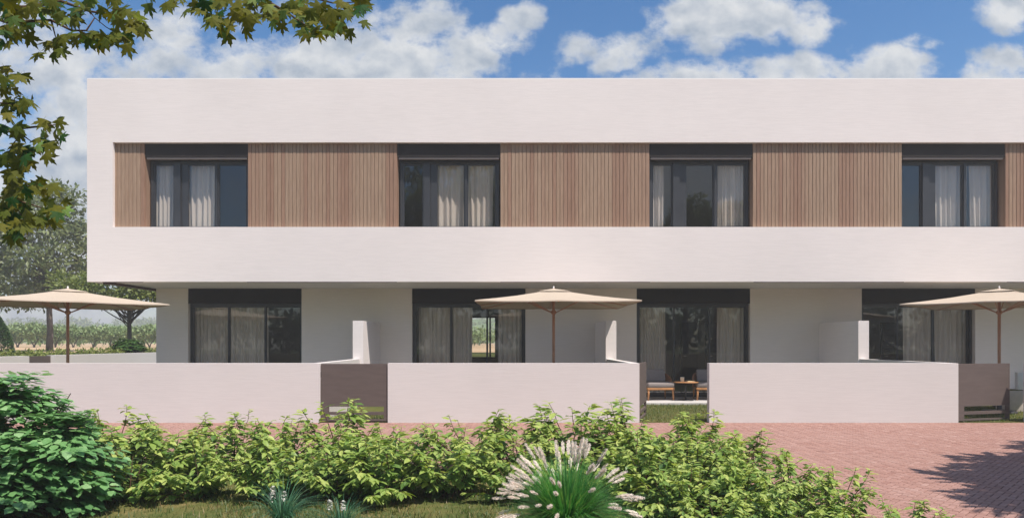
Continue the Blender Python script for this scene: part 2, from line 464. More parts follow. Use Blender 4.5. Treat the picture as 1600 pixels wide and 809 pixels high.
# ------------------------------------------------------------------ SETTING: ground, paving, lawns, field, hills
def sstep(x): x = np.clip(x, 0, 1); return x * x * (3 - 2 * x)
def hgt(x, y):
    out = np.maximum(sstep((-14.3 - x) / .5) * sstep((y - 13) / 2), sstep((y - 29) / 2.5))
    return out * (1.0 + np.clip(y - 28, 0, 200) * .0025)

def sheet(name, xs, ys, mat, dzv=0., keep=None):
    X, Y = np.meshgrid(xs, ys); Z = hgt(X, Y) + dzv
    V = np.stack([X, Y, Z], -1).reshape(-1, 3); nx = len(xs); F = []
    for j in range(len(ys) - 1):
        for i in range(nx - 1):
            if keep and not keep((xs[i] + xs[i + 1]) / 2, (ys[j] + ys[j + 1]) / 2): continue
            F.append((j * nx + i, j * nx + i + 1, (j + 1) * nx + i + 1, (j + 1) * nx + i))
    mb = MB(); mb.add(V, F, .5, True)
    o = mb.build(name, mat); o['kind'] = 'structure'; return o

xs = np.unique(np.concatenate([np.linspace(-500, -60, 12), np.linspace(-60, -18, 15), np.linspace(-18, -14.0, 33), np.linspace(-14, 24, 20), np.linspace(24, 60, 8), np.linspace(60, 500, 10)]))
ys = np.unique(np.concatenate([np.linspace(-120, 0, 9), np.linspace(0, 12, 7), np.linspace(12, 18, 25), np.linspace(18, 28, 11), np.linspace(28, 34, 25), np.linspace(34, 120, 18), np.linspace(120, 600, 10)]))
sheet('ground', xs, ys, M['ground'], -.012)
sheet('vineyard_soil', np.concatenate([np.linspace(-180, -20, 21), np.linspace(-18, 80, 26)]), np.concatenate([np.linspace(33.0, 60, 12), np.linspace(70, 170, 9)]), M['field'], .02)

# distant wooded hills
def hills():
    mb = MB(); nx, ny = 90, 10
    xs_ = np.linspace(-460, 460, nx); ys_ = np.linspace(190, 430, ny)
    V = []; F = []
    for j, y in enumerate(ys_):
        for i, x in enumerate(xs_):
            r = sstep((y - 190) / 130.)
            h = 1.2 + r * (9.5 + 1.6 * math.sin(x * .013 + .5) + 1.2 * math.sin(x * .041 + 2) + .4 * math.sin(x * .11 + y * .05))
            V.append((x, y, h))
    for j in range(ny - 1):
        for i in range(nx - 1): F.append((j * nx + i, j * nx + i + 1, (j + 1) * nx + i + 1, (j + 1) * nx + i))
    mb.add(V, F, .5, True)
    o = mb.build('hills', M['hill']); o['kind'] = 'structure'
hills()

# herringbone pavers, laid as real bricks over a joint bed
def in_paving(x, y):
    if y > 12.90 or y < 2.6 or x < -15 or x > 16: return False
    edge = 8.15 if x < 1.6 else 8.15 - (x - 1.6) * 2.6
    return y > edge
def paving():
    W = .064; g = .0042; c45 = math.cos(R(45))
    mb = MB(); V = []; F = []; T = []
    n = int(24 / W)
    def brick(a0, b0, a1, b1):
        cx, cy = (a0 + a1) / 2 * W, (b0 + b1) / 2 * W
        x = (cx - cy) * c45; y = (cx + cy) * c45 + 2
        if not in_paving(x, y): return
        tl = random.uniform(-.0018, .0018)
        k = len(V)
        for (ins, z) in ((g * .5, -.008), (g + .003, 0 + tl)):
            for (a, b, sx, sy) in ((a0, b0, 1, 1), (a1, b0, -1, 1), (a1, b1, -1, -1), (a0, b1, 1, -1)):
                p, q = a * W + sx * ins, b * W + sy * ins
                V.append(((p - q) * c45, (p + q) * c45 + 2, z))
        F.append((k + 4, k + 5, k + 6, k + 7))
        for e in range(4): F.append((k + e, k + (e + 1) % 4, k + 4 + (e + 1) % 4, k + 4 + e))
        t_ = min(1, max(0, random.gauss(.5, .15))); T.extend([t_] * 5)
    for i in range(-n, n):
        for j in range(-n, n):
            x = (i - j) * W * c45; y = (i + j) * W * c45 + 2
            if y < 2 or y > 13.4 or abs(x) > 16.5: continue
            k = (i - j) % 4
            if k == 0: brick(i, j, i + 2, j + 1)
            elif k == 3: brick(i, j, i + 1, j + 2)
    mb.v = [np.array(V)]; mb.f = F; mb.t = T; mb.sm = [False] * len(F); mb.n = len(V)
    o = mb.build('brick_paving', M['paver']); o['kind'] = 'structure'
paving()
mb = MB(); mb.add([(-15, 8.2, -.006), (1.6, 8.2, -.006), (1.6, 12.82, -.006), (-15, 12.82, -.006)], [(0, 1, 2, 3)])
mb.add([(1.6, 8.2, -.006), (3.72, 2.7, -.006), (16, 2.7, -.006), (16, 12.82, -.006), (1.6, 12.82, -.006)], [(0, 1, 2, 3, 4)])
o = mb.build('paving_bed', M['joint']); o['kind'] = 'structure'
# planting bed in front
mb = MB(); mb.add([(-15, 2.0, -.002), (3.9, 2.0, -.002), (3.7, 2.75, -.002), (1.62, 8.1, -.002), (-15, 8.1, -.002)], [(0, 1, 2, 3, 4)])
o = mb.build('planting_bed_ground', M['bed']); o['kind'] = 'structure'

# ------------------------------------------------------------------ dimensions of the building
F1, F2, F3 = 12.8, 16.16, 18.23
ZS, ZB0, ZB1, ZT = 2.94, 4.235, 6.235, 7.735      # soffit, cladding foot, cladding head, parapet
XL, XLO, XR = -10.06, -9.45, 21.0
GX = -9.5                                           # ground floor left corner
YB = 26.0
BAYS = (-1, 0, 1, 2, 3)
def wx(k): return -2.735 + 6.01 * k                  # left edge of the upper window of bay k
WW = 2.46
def gx(k): return (-8.65, -2.67, 3.33, 9.34, 15.33)[k + 1]
GW = 3.03

B = empty('terraced_house', (5, 20, 0), 0, 'white two-storey terrace with a cantilevered upper floor and timber cladding', 'terraced house')
def bb(mb, name, mat, parent=B): return mb.build(name, mat, parent, world=True)

# upper storey facade (bands and left pier)
mb = MB()
mb.box(XL, XR, F2, F2 + .20, ZS, ZB0); mb.box(XL, XR, F2, F2 + .20, ZB1, ZT); mb.box(XL, XLO, F2, F2 + .20, ZB0, ZB1)
mb.box(XL, XL + .25, F2 + .20, YB, ZS + .003, ZT)          # left side wall
mb.box(XL + .25, XR, F2 + .20, F2 + .62, ZB0 - .12, ZB0 - .04)
bb(mb, 'upper_wall', M['render'])
mb = MB(); mb.box(XL + .004, XR, F2 + .004, F2 + .28, ZT, ZT + .02); mb.box(XL + .004, XL + .28, F2 + .281, YB, ZT, ZT + .02)
bb(mb, 'parapet_coping', M['white_frame'])
mb = MB(); mb.box(XL + .26, XR, F2 + .3, YB, ZT - .45, ZT - .2); bb(mb, 'roof', M['render_grey'])
mb = MB(); mb.box(XL + .006, XR, F2 + .004, YB - .1, ZS - .002 + .004, ZS + .10); 
mb = MB(); mb.box(XL + .26, XR, F2 + .205, YB, ZS + .004, ZS + .18); bb(mb, 'soffit', M['soffit'])
# drip slots along the lower edge, one under each cladding panel
for k in BAYS:
    x0 = (wx(k - 1) + WW) if k > -1 else None
    a = -9.65 if k == -1 else x0
    b_ = wx(k) if k > -1 else -8.75
    mb = MB(); mb.box(a, b_, F2 + .012, F2 + .05, ZS - .016, ZS - .001); bb(mb, 'drip_profile', M['soffit_wood'])
mb = MB(); mb.box(-9.72, -9.56, F2 + .06, F3 + 2.5, ZS - .05, ZS + .003); bb(mb, 'soffit_edge_trim', M['soffit_wood'])
# top and bottom reveals of the recess
# cladding panels
clad_rng = random.Random(3)
PAT = [clad_rng.random() for _ in range(80)]
for i in range(2, 80):
    if clad_rng.random() < .35: PAT[i] = min(1, max(0, PAT[i - 1] + clad_rng.uniform(-.10, .10)))
def cladding(x0, x1, start=0):
    mb = MB(); pitch = .0885; n = max(1, round((x1 - x0) / pitch)); p = (x1 - x0) / n
    for i in range(n):
        a, b_ = x0 + i * p, x0 + (i + 1) * p - .008
        t_ = PAT[(i + start) % len(PAT)]
        y0 = F2 + .088 + clad_rng.uniform(-.0015, .0015)
        V = [(a + .003, y0, ZB0 - .1), (b_ - .003, y0, ZB0 - .1), (b_ - .003, y0, ZB1 + .05), (a + .003, y0, ZB1 + .05),
             (a, y0 + .004, ZB0 - .1), (b_, y0 + .004, ZB0 - .1), (b_, y0 + .004, ZB1 + .05), (a, y0 + .004, ZB1 + .05),
             (a, y0 + .02, ZB0 - .1), (b_, y0 + .02, ZB0 - .1), (b_, y0 + .02, ZB1 + .05), (a, y0 + .02, ZB1 + .05)]
        Fq = [(0, 1, 2, 3), (4, 0, 3, 7), (1, 5, 6, 2), (8, 4, 7, 11), (5, 9, 10, 6)]
        mb.add(V, Fq, t_)
    # backing and reveal boards at both ends
    mb.box(x0, x1, F2 + .112, F2 + .16, ZB0 - .1, ZB1 + .05, .05)
    for xe in (x0, x1 - .02):
        mb.box(xe, xe + .02, F2 + .161, F2 + .42, ZB0 - .1, ZB1 + .05, .45)
    bb(mb, 'timber_cladding', M['clad'])
cladding(XLO - .04, wx(-1), 30)
for k in (-1, 0, 1, 2): cladding(wx(k) + WW, wx(k + 1), 7 * (k + 1))
cladding(wx(3) + WW, XR, 0)

# upper windows
YF = F2 + .30
def upper_window(k):
    x0 = wx(k) + .005; x1 = x0 + WW - .01
    mb = MB()
    z0, z1 = ZB0 - .03, 5.87
    t = .062
    frame_rect(mb, x0 + .035, x1 - .035, z0, z1, YF, YF + .09, t)
    # mullions: wide post, slim meeting stile
    a = x0 + .035 + t
    segs = [(a, a + .50), (a + .80, a + 1.50), (a + 1.545, x1 - .035 - t)]
    mb.box(a + .50, a + .66, YF - .03, YF + .085, z0 + t, z1 - t); mb.box(a + .661, a + .80, YF + .02, YF + .088, z0 + t, z1 - t)
    mb.box(a + 1.50, a + 1.545, YF - .012, YF + .085, z0 + t, z1 - t)
    for (p, q) in segs: frame_rect(mb, p + .001, q - .001, z0 + t + .001, z1 - t - .001, YF + .02, YF + .075, .032)
    W_ = bb(mb, 'window', M['frame_metal'])
    for (p, q) in segs:
        g = MB(); g.box(p + .034, q - .034, YF + .045, YF + .053, z0 + t + .034, z1 - t - .034); g.build('pane', M['glass'], W_, world=True)
    g = MB(); g.box(x0 + .002, x1 - .002, F2 + .105, YF + .12, 5.915, ZB1 + .04); g.build('shutter_box', M['shutter'], W_, world=True)
    g = MB(); g.box(x0 + .03, x1 - .03, F2 + .120, F2 + .18, 5.868, 5.912); g.build('shutter_end_bar', M['strip'], W_, world=True)
    return W_
for k in BAYS: upper_window(k)

# ground floor front wall pieces, between door openings
edges = [GX]
for k in BAYS: edges += [gx(k), gx(k) + GW]
edges.append(XR)
for i in range(0, len(edges), 2):
    mb = MB(); mb.box(edges[i], edges[i + 1], F3, F3 + .3, 0, ZS + .003); bb(mb, 'ground_floor_wall', M['render_grey'])
mb = MB(); mb.box(GX, GX + .3, F3 + .3, YB, 0, ZS + .002); bb(mb, 'side_wall', M['render_grey'])
# rear wall with a back window per bay (only the second is seen through)
mb = MB(); RW = [(-1.50 + 6 * 0, -.55)]
mb.box(GX + .3, -1.50, YB - 2.0, YB - 1.8, 0, ZS); mb.box(-.55, XR, YB - 2.0, YB - 1.8, 0, ZS)
mb.box(-1.50, -.55, YB - 2.0, YB - 1.8, 0, .95); mb.box(-1.50, -.55, YB - 2.0, YB - 1.8, 2.42, ZS)
mb.box(XL + .25, XR, F2 + 5.2, F2 + 5.4, ZS + .2, ZT - .45)
for x in (-3.55, 2.42, 8.42, 14.42):
    mb.box(x - .1, x + .1, F3 + .301, YB - 2.001, .06, ZS - .001); mb.box(x - .1, x + .1, F2 + .45, F2 + 5.19, ZS + .2, ZT - .46)
bb(mb, 'room_wall', M['room'])
mb = MB(); frame_rect(mb, -1.50, -.55, .95, 2.42, YB - 1.98, YB - 1.9, .05); mb.box(-.80, -.74, YB - 1.98, YB - 1.9, 1.0, 2.37)
W_ = bb(mb, 'rear_window', M['frame_metal'])
mb = MB(); mb.box(GX + .3, XR, F3 + .301, YB - 1.8, 0, .055); bb(mb, 'floor', M['room_dark'])
for (x0, x1) in ((5.95, 6.45), (6.85, 7.40), (13.0, 13.7)):
    mb = MB(); mb.box(x0, x1, YB - 2.06, YB - 2.003, .06, 2.15); frame_rect(mb, x0 - .06, x1 + .06, .0601, 2.21, YB - 2.04, YB - 2.0025, .058)
    d_ = bb(mb, 'interior_door', M['door_dark'])
    h = MB(); h.box(x0 + .06, x0 + .16, YB - 2.10, YB - 2.065, 1.02, 1.05); h.build('handle', M['steel'], d_, world=True)

def sliding_door(k):
    x0 = gx(k) + .004; x1 = x0 + GW - .008; y = F3 + .12; t = .055
    mb = MB(); z0, z1 = .056, 2.545
    frame_rect(mb, x0, x1, z0, z1, y, y + .12, t)
    wdt = (x1 - x0 - 2 * t) / 3
    segs = []
    for i in range(3):
        p = x0 + t + i * wdt; q = p + wdt; yo = y + .012 + .034 * i
        frame_rect(mb, p + (.0 if i == 0 else -.02), q + (.0 if i == 2 else .02), z0 + t + .001, z1 - t - .001, yo, yo + .03, .045)
        segs.append((p + (.047 if i == 0 else .027), q - (.047 if i == 2 else .027), yo + .011))
    D_ = bb(mb, 'sliding_door', M['frame_metal'])
    for (p, q, yo) in segs:
        g = MB(); g.box(p, q, yo, yo + .008, z0 + t + .047, z1 - t - .047); g.build('pane', M['glass'], D_, world=True)
    g = MB(); g.box(x0, x1, F3 + .006, y + .14, 2.548, ZS - .001); g.build('shutter_box', M['shutter_low'], D_, world=True)
    g = MB(); g.tube([(x0 + t + wdt + .01, y + .005, .95), (x0 + t + wdt + .01, y + .005, 1.15)], .010, 6); g.build('handle', M['dark_metal'], D_, world=True)
for k in BAYS: sliding_door(k)

# patios and lawns
for i, (x0, x1) in enumerate(((GX, -3.80), (-3.53, 2.22), (2.47, 8.20), (8.46, 14.2))):
    mb = MB(); mb.box(x0, x1, F2 + .28, F3 - .002, -.1, .05)
    o = mb.build('patio', M['patio']); o['kind'] = 'structure'
mb = MB()
mb.add([(-14.0, F1 + .02, .004), (20, F1 + .02, .004), (20, F2 + .28, .004), (-14.0, F2 + .28, .004)], [(0, 1, 2, 3)])
mb.add([(-14.0, F2 + .28, .004), (GX, F2 + .28, .004), (GX, 28, .004), (-14.0, 28, .004)], [(0, 1, 2, 3)])
o = mb.build('lawn', M['lawn']); o['kind'] = 'structure'

# ------------------------------------------------------------------ curtains: things hung inside the windows
def curtain(x0, x1, y, z0, z1, folds, seed, label, group, gather=0.0):
    r = random.Random(seed)
    nx = max(14, int((x1 - x0) * 70)); nz = 12
    cx = (x0 + x1) / 2
    ph = [r.uniform(0, 6.28) for _ in range(5)]
    V = []; F = []
    for j in range(nz + 1):
        zt = j / nz; z = z0 + (z1 - z0) * zt
        for i in range(nx + 1):
            s_ = i / nx
            sw = 1 - gather * (1 - zt)
            x = cx + (x0 - cx + (x1 - x0) * s_) * sw + .012 * math.sin(3.1 * s_ * folds + ph[4] + 2 * zt)
            q = s_ * folds * 1.45 * 2 * math.pi + .35 * math.sin(s_ * 9 + ph[0]) + .25 * (1 - zt) * math.sin(s_ * 17 + ph[1])
            am = .030 * (1 + .35 * math.sin(s_ * 23 + ph[2])) * (.75 + .45 * (1 - zt))
            V.append((x, y + am * math.sin(q) + .012 * math.sin(s_ * 5 + ph[3]), z))
    for j in range(nz):
        for i in range(nx): F.append((j * (nx + 1) + i, j * (nx + 1) + i + 1, (j + 1) * (nx + 1) + i + 1, (j + 1) * (nx + 1) + i))
    mb = MB(); mb.add(V, F, .5, True)
    o = mb.build('curtain', M['curtain'], offset=((x0 + x1) / 2, y, z0))
    tag(o, label, 'curtain', group)
YC = F2 + .47
UG, LG = 'curtains in the upper windows', 'curtains behind the ground floor glass doors'
def u_(px): return (px - 800) / 1066.7 * YC
n_win = ['first', 'second', 'third', 'fourth']
def up(px0, px1, folds, sd, label, g=.06): curtain(u_(px0), u_(px1), YC, 4.25, 5.83, folds, sd, label, UG, g)
up(236, 270, 3, 1, 'narrow gathered curtain in the slim left pane of the leftmost upper window')
up(284, 338, 4, 2, 'wider beige curtain in the middle pane of the leftmost upper window')
up(677, 726, 3, 3, 'left one of the curtain pair in the upper window second from left', .1)
up(728, 772, 3, 4, 'right one of the curtain pair in the upper window second from left', .1)
up(1016, 1037, 3, 5, 'thin curtain pulled to the left of the third upper window')
up(1121, 1160, 6, 6, 'pleated curtain in the right pane of the third upper window', 0)
up(1461, 1510, 4, 7, 'left one of the curtain pair in the rightmost upper window', .1)
up(1513, 1556, 3, 8, 'right one of the curtain pair in the rightmost upper window', .1)
YG = F3 + .42
def g_(px): return (px - 800) / 1066.7 * YG
def lo(px0, px1, folds, sd, label, gt=0.02): curtain(g_(px0), g_(px1), YG, .08, 2.52, folds, sd, label, LG, gt)
lo(303, 357, 6, 11, 'left curtain behind the leftmost ground floor glass door')
lo(360, 420, 7, 12, 'middle curtain behind the leftmost ground floor glass door')
lo(654, 706, 5, 13, 'left curtain behind the glass door second from left')
lo(708, 738, 3, 14, 'narrow middle curtain behind the glass door second from left')
lo(778, 820, 4, 15, 'right curtain half behind the beige umbrella in front of the second glass door')
lo(998, 1040, 6, 16, 'left curtain behind the glass door facing the open gate')
lo(1120, 1164, 5, 17, 'right curtain behind the glass door facing the open gate')
lo(1412, 1456, 4, 18, 'left curtain behind the rightmost ground floor glass door')
lo(1460, 1510, 4, 19, 'right curtain behind the rightmost ground floor glass door')

# ------------------------------------------------------------------ garden walls, partitions, gates
HW = 1.115
def garden_wall(x0, xc, label):
    mb = MB()
    poly = [(x0, F1), (xc, F1), (xc, F2 - .002), (xc - .15, F2 - .002), (xc - .15, F1 + .15), (x0, F1 + .15)]
    mb.prism(poly, 0, HW)
    o = mb.build('garden_wall', M['render_garden'], offset=((x0 + xc) / 2, F1, 0))
    return tag(o, label, 'garden wall', 'white front garden walls')
garden_wall(-14.1, -3.60, 'long white garden wall behind the dark green bush')
garden_wall(-2.33, 2.39, 'white garden wall between the closed brown gate and the gate swung open')
garden_wall(3.70, 8.37, 'white garden wall between the open gateway and the gate left ajar')
garden_wall(9.70, 14.36, 'white garden wall at the far right past the gate left ajar')
PG = 'tall white partitions between the terraces'
for xc, lb in ((-3.60, 'tall white partition behind the closed brown gate'), (2.39, 'tall white partition right of the middle umbrella pole'), (8.37, 'tall white partition left of the rightmost glass door'), (14.36, 'tall white partition beyond the right end of the terrace view')):
    if xc > 14: continue
    mb = MB(); mb.box(xc - .17, xc + .08, F2, F3 - .003, 0, 2.02)
    o = mb.build('partition_wall', M['render'], offset=(xc - .045, F2, 0)); tag(o, lb, 'partition', PG)
mb = MB(); mb.box(-14.25, -14.0, F1 + .151, 19.8, 0, HW)
o = mb.build('garden_wall', M['render_garden'], offset=(-14.1, 16, 0)); tag(o, 'near stretch of low white side wall left of the dark side gate', 'garden wall')
mb = MB(); mb.box(-14.25, -14.0, 20.9, 30.5, 0, HW)
o = mb.build('garden_wall', M['render_garden'], offset=(-14.1, 26, 0)); tag(o, 'low white side wall running back under the vineyard view', 'garden wall')

def gate(name, loc, rz, label, width=1.26):
    g = empty(name, loc, rz, label, 'gate', 'brown metal garden gates')
    mb = MB(); w0 = .012; hh = HW - .012; th = .045
    mb.box(w0, .155, 0, th, .03, hh); mb.box(width - .07, width, 0, th, .03, hh)      # stiles
    mb.box(.155, width - .07, 0, th, .30, hh)                                          # panel
    mb.box(.155, width - .07, 0, th, .145, .20); mb.box(.155, width - .07, 0, th, .03, .062)
    mb.build('panel', M['gate'], g)
    for z in (.25, .9):
        h = MB(); h.tube([(w0 - .006, .02, z - .05), (w0 - .006, .02, z + .05)], .012, 8); h.build('hinge', M['dark_metal'], g)
    h = MB(); h.tube([(width - .09, th, .78), (width - .09, th + .05, .78), (width - .2, th + .05, .78)], .009, 6); h.build('handle', M['dark_metal'], g)
    return g
gate('garden_gate', (-3.60, F1 + .03, 0), 0, 'closed dark brown gate left of the middle garden wall')
gate('garden_gate', (2.395, F1 + .03, 0), R(73), 'dark brown gate swung open inward beside the terrace with armchairs')
gate('garden_gate', (8.375, F1 + .03, 0), R(15), 'brown gate left slightly ajar at the right with light slots')
g = gate('garden_gate', (-14.12, 19.8, 0), R(90), 'small dark gate set in the low side wall at the far left', 1.09)

# ------------------------------------------------------------------ umbrellas
def umbrella():
    u0 = empty('garden_umbrella', (0, 0, 0))
    hx, hy, ze, za = 1.60, 1.50, 2.315, 2.635
    mb = MB()
    # canopy: eight panels, slightly slack between ribs, with a short hem
    V = []; F = []
    ring = []
    N = 6; per = []
    corners = [(-hx, -hy), (hx, -hy), (hx, hy), (-hx, hy)]
    for c in range(4):
        a = corners[c]; b_ = corners[(c + 1) % 4]
        for i in range(N): per.append((a[0] + (b_[0] - a[0]) * i / N, a[1] + (b_[1] - a[1]) * i / N, i))
    levels = [.06, .25, .5, .75, 1.0]
    for L in levels:
        for (x, y, i) in per:
            sag = .018 * math.sin(math.pi * ((i % (N // 2)) / (N / 2))) * L
            inset = 1 - .022 * math.sin(math.pi * i / N) * (L > .9)
            z = za + (ze - za) * L - sag - .028 * math.sin(math.pi * L)
            V.append((x * L * inset, y * L * inset, z))
    m_ = len(per)
    for x, y, i in per:
        inset = 1 - .022 * math.sin(math.pi * i / N)
        V.append((x * inset, y * inset, ze - .022 - .010 * math.sin(math.pi * ((i % (N // 2)) / (N / 2)))))
    for L in range(len(levels)):
        for i in range(m_): F.append((L * m_ + i, L * m_ + (i + 1) % m_, (L + 1) * m_ + (i + 1) % m_, (L + 1) * m_ + i))
    mb.add(V, F, .5, False)
    can = mb.build('canopy', M['canvas'], u0)
    sm = can.modifiers.new('thickness', 'SOLIDIFY'); sm.thickness = .006
    mb = MB(); q = .2
    V = [(0, 0, za + .018)] + [(sx * hx * q, sy * hy * q, za - .048) for sx, sy in ((-1, -1), (1, -1), (1, 1), (-1, 1))]
    V += [(sx * hx * q, sy * hy * q, za - .058) for sx, sy in ((-1, -1), (1, -1), (1, 1), (-1, 1))]
    mb.add(V, [(0, i, i % 4 + 1) for i in range(1, 5)] + [(i, i + 4, i % 4 + 5, i % 4 + 1) for i in range(1, 5)])
    vent = mb.build('vent', M['canvas'], can); sm = vent.modifiers.new('thickness', 'SOLIDIFY'); sm.thickness = .004
    mb = MB(); mb.lathe([(.02, za + .005), (.020, za + .025), (.010, za + .035), (.018, za + .05), (.014, za + .065), (.004, za + .072)], 12); mb.build('finial', M['white_frame'], can)
    mb = MB(); mb.lathe([(.030, .04), (.030, za + .02)], 14); mb.build('pole', M['pole_wood'], u0)
    mb = MB(); mb.lathe([(.33, .0), (.33, .035), (.30, .05), (.05, .055), (.045, .28), (.034, .29)], 28); mb.build('base', M['dark_metal'], u0)
    mb = MB(); mb.lathe([(.034, 2.10), (.055, 2.12), (.055, 2.17), (.034, 2.19)], 14); mb.build('runner', M['pole_wood'], u0)
    for k in range(8):
        dx_, dy_ = [(-1, -1), (0, -1), (1, -1), (1, 0), (1, 1), (0, 1), (-1, 1), (-1, 0)][k]
        ex, ey = dx_ * hx * .985, dy_ * hy * .985
        mb = MB(); mb.tube([(ex * .03, ey * .03, za - .045), (ex * .5, ey * .5, (za + ze) / 2 - .052), (ex, ey, ze - .022)], [.011, .012, .009], 6)
        rb = mb.build('rib', M['pole_wood'], u0)
        mb = MB(); sN = .42; mb.tube([(dx_ * .04, dy_ * .04, 2.14), (ex * sN, ey * sN, za + (ze - za) * sN - .055)], .010, 6); mb.build('strut', M['pole_wood'], rb)
    return u0
uproto = umbrella()
UMB = [((.89, 14.6, 0), 0, 'beige square umbrella squarely in front of the middle glass door'),
       ((-9.5, 14.6, 0), R(42), 'beige umbrella at the far left before the vineyard view'),
       ((10.42, 14.6, 0), R(46), 'beige umbrella cut off at the right edge above the ajar gate')]
for i, (loc, rz, lb) in enumerate(UMB):
    o = uproto if i == 0 else copy_tree(uproto)
    o.location = loc; o.rotation_euler = (0, 0, rz); tag(o, lb, 'umbrella', 'beige garden umbrellas')

# ------------------------------------------------------------------ terrace furniture
def armchair():
    c = empty('armchair', (0, 0, 0))
    for sx in (-1, 1):
        for sy in (-1, 1):
            mb = MB(); x, y = sx * .315, sy * .29
            mb.tube([(x * 1.04, y * 1.04, 0), (x, y, .30)], [.020, .028], 8); mb.build('leg', M['teak'], c)
    mb = MB(); frame_rect_h = [(-.35, .35, -.33, -.28), (-.35, .35, .28, .33)]
    for (a, b_, y0, y1) in frame_rect_h: mb.box(a, b_, y0, y1, .265, .325, bev=.006)
    for sx in (-1, 1): mb.box(sx * .35, sx * .30, -.279, .279, .265, .325, bev=.006)
    mb.build('seat_frame', M['teak'], c)
    mb = MB(); mb.box(-.345, .345, -.345, .30, .327, .452, bev=.045); mb.build('seat_cushion', M['cushion'], c)
    # curved cane backrest wrapping into low arms
    V = []; F = []; n = 26
    for i in range(n + 1):
        q = R(-12) + (math.pi + R(24)) * i / n
        x, y = .395 * math.cos(q), .05 + .315 * math.sin(q)
        s_ = math.sin(max(0, min(math.pi, q)))
        top = .50 + .215 * s_ ** .6
        for (rr, z) in ((1, .335), (1, top), (.93, top), (.93, .335)): V.append((x * rr, .05 + (y - .05) * rr, z))
    for i in range(n):
        for e in range(4): F.append((i * 4 + e, (i + 1) * 4 + e, (i + 1) * 4 + (e + 1) % 4, i * 4 + (e + 1) % 4))
    F += [(0, 1, 2, 3), (n * 4 + 3, n * 4 + 2, n * 4 + 1, n * 4)]
    mb = MB(); mb.add(V, F, .5, False); mb.build('backrest', M['rattan'], c)
    bm_ = MB(); bm_.box(-.275, .275, -.055, .055, -.165, .165, bev=.045)
    bc = bm_.build('back_cushion', M['cushion'], c); bc.location = (0, .19, .60); bc.rotation_euler = (R(-14), 0, 0)
    return c
ch = armchair()
ch.location = (3.70, 17.42, .05); ch.rotation_euler = (0, 0, R(7)); tag(ch, 'low teak armchair with taupe cushions left of the round table', 'armchair', 'armchairs on the terrace')
c2 = copy_tree(ch); c2.location = (5.02, 17.44, .05); c2.rotation_euler = (0, 0, R(-6)); tag(c2, 'low teak armchair right of the round table, half hidden by the wall', 'armchair', 'armchairs on the terrace')
tb = empty('side_table', (4.38, 17.22, .05), 0, 'round wooden side table on a dark post between two armchairs', 'table')
mb = MB(); mb.lathe([(.30, .442), (.315, .448), (.315, .464), (.305, .47)], 40); mb.build('tabletop', M['teak'], tb)
mb = MB(); mb.lathe([(.022, .02), (.022, .441)], 12); mb.build('post', M['dark_metal'], tb)
mb = MB(); mb.lathe([(.20, 0), (.20, .010), (.19, .018), (.03, .021)], 30); mb.build('foot', M['dark_metal'], tb)
cup = MB(); cup.lathe([(.040, 0), (.047, .01), (.050, .10), (.050, .115), (.045, .115), (.043, .02)], 20)
o = cup.build('cup', M['cup'], offset=None); o.location = (4.28, 17.16, .5205); tag(o, 'cream cup standing on the round side table', 'cup')
bk = MB(); bk.box(-.10, .10, -.07, .07, 0, .012); bk.box(-.092, .098, -.066, .066, .0125, .024)
o = bk.build('magazine', M['book']); o.location = (4.48, 17.16, .5205); o.rotation_euler = (0, 0, R(9)); tag(o, 'flat cream magazine lying beside the cup on the side table', 'magazine')

# sofa and ottoman glimpsed past the ajar gate
sf = empty('garden_sofa', (12.3, 15.6, 0), 0, 'white garden sofa seen past the ajar gate at the right edge', 'sofa')
mb = MB(); mb.box(-1.05, 1.05, -.42, -.32, .36, .84, bev=.012); mb.build('backrest', M['white_frame'], sf)
mb = MB(); mb.box(-1.05, 1.05, -.318, .42, .20, .27, bev=.01); mb.box(-1.05, 1.05, -.42, -.32, .24, .30, bev=.008); mb.build('seat_frame', M['strip'], sf)
mb = MB(); mb.box(-1.0, 1.0, -.31, .40, .272, .42, bev=.04); mb.build('seat_cushion', M['cushion'], sf)
for sx in (-1, 1):
    for sy in (-1, 1):
        mb = MB(); mb.box(sx * 1.04, sx * .98, sy * .41, sy * .35, 0, .199); mb.build('leg', M['dark_metal'], sf)
ot = empty('garden_planter', (10.95, 15.0, 0), 0, 'square stone block planter beside the ajar gate, partly in shade', 'planter')
mb = MB(); mb.box(-.19, .19, -.19, .19, 0, .46, bev=.012); mb.build('body', M['pale_stone'], ot)
mb = MB(); mb.box(-.165, .165, -.165, .165, .461, .475); mb.build('soil', M['bed'], ot)

# ------------------------------------------------------------------ VEGETATION
# pointed leaf, folded on the midrib and drooping: +X length 1
LEAF_V = [(0, 0, 0), (.28, .22, .045), (.62, .20, .02), (1, 0, -.12), (.62, -.20, .02), (.28, -.22, .045), (.30, 0, 0), (.64, 0, -.03)]
LEAF_F = [(0, 6, 1), (6, 7, 2, 1), (7, 3, 2), (0, 5, 6), (6, 5, 4, 7), (7, 4, 3)]
ROUND_V = [(0, 0, 0), (.22, .30, .03), (.58, .33, .0), (1, 0, -.10), (.58, -.33, .0), (.22, -.30, .03), (.30, 0, -.01), (.64, 0, -.035)]
SMALL_V = [(0, 0, 0), (.5, .26, .05), (1, 0, -.06), (.5, -.26, .05)]
SMALL_F = [(0, 2, 1), (0, 3, 2)]

def vn(a): return a / np.maximum(np.linalg.norm(a, axis=-1, keepdims=True), 1e-9)

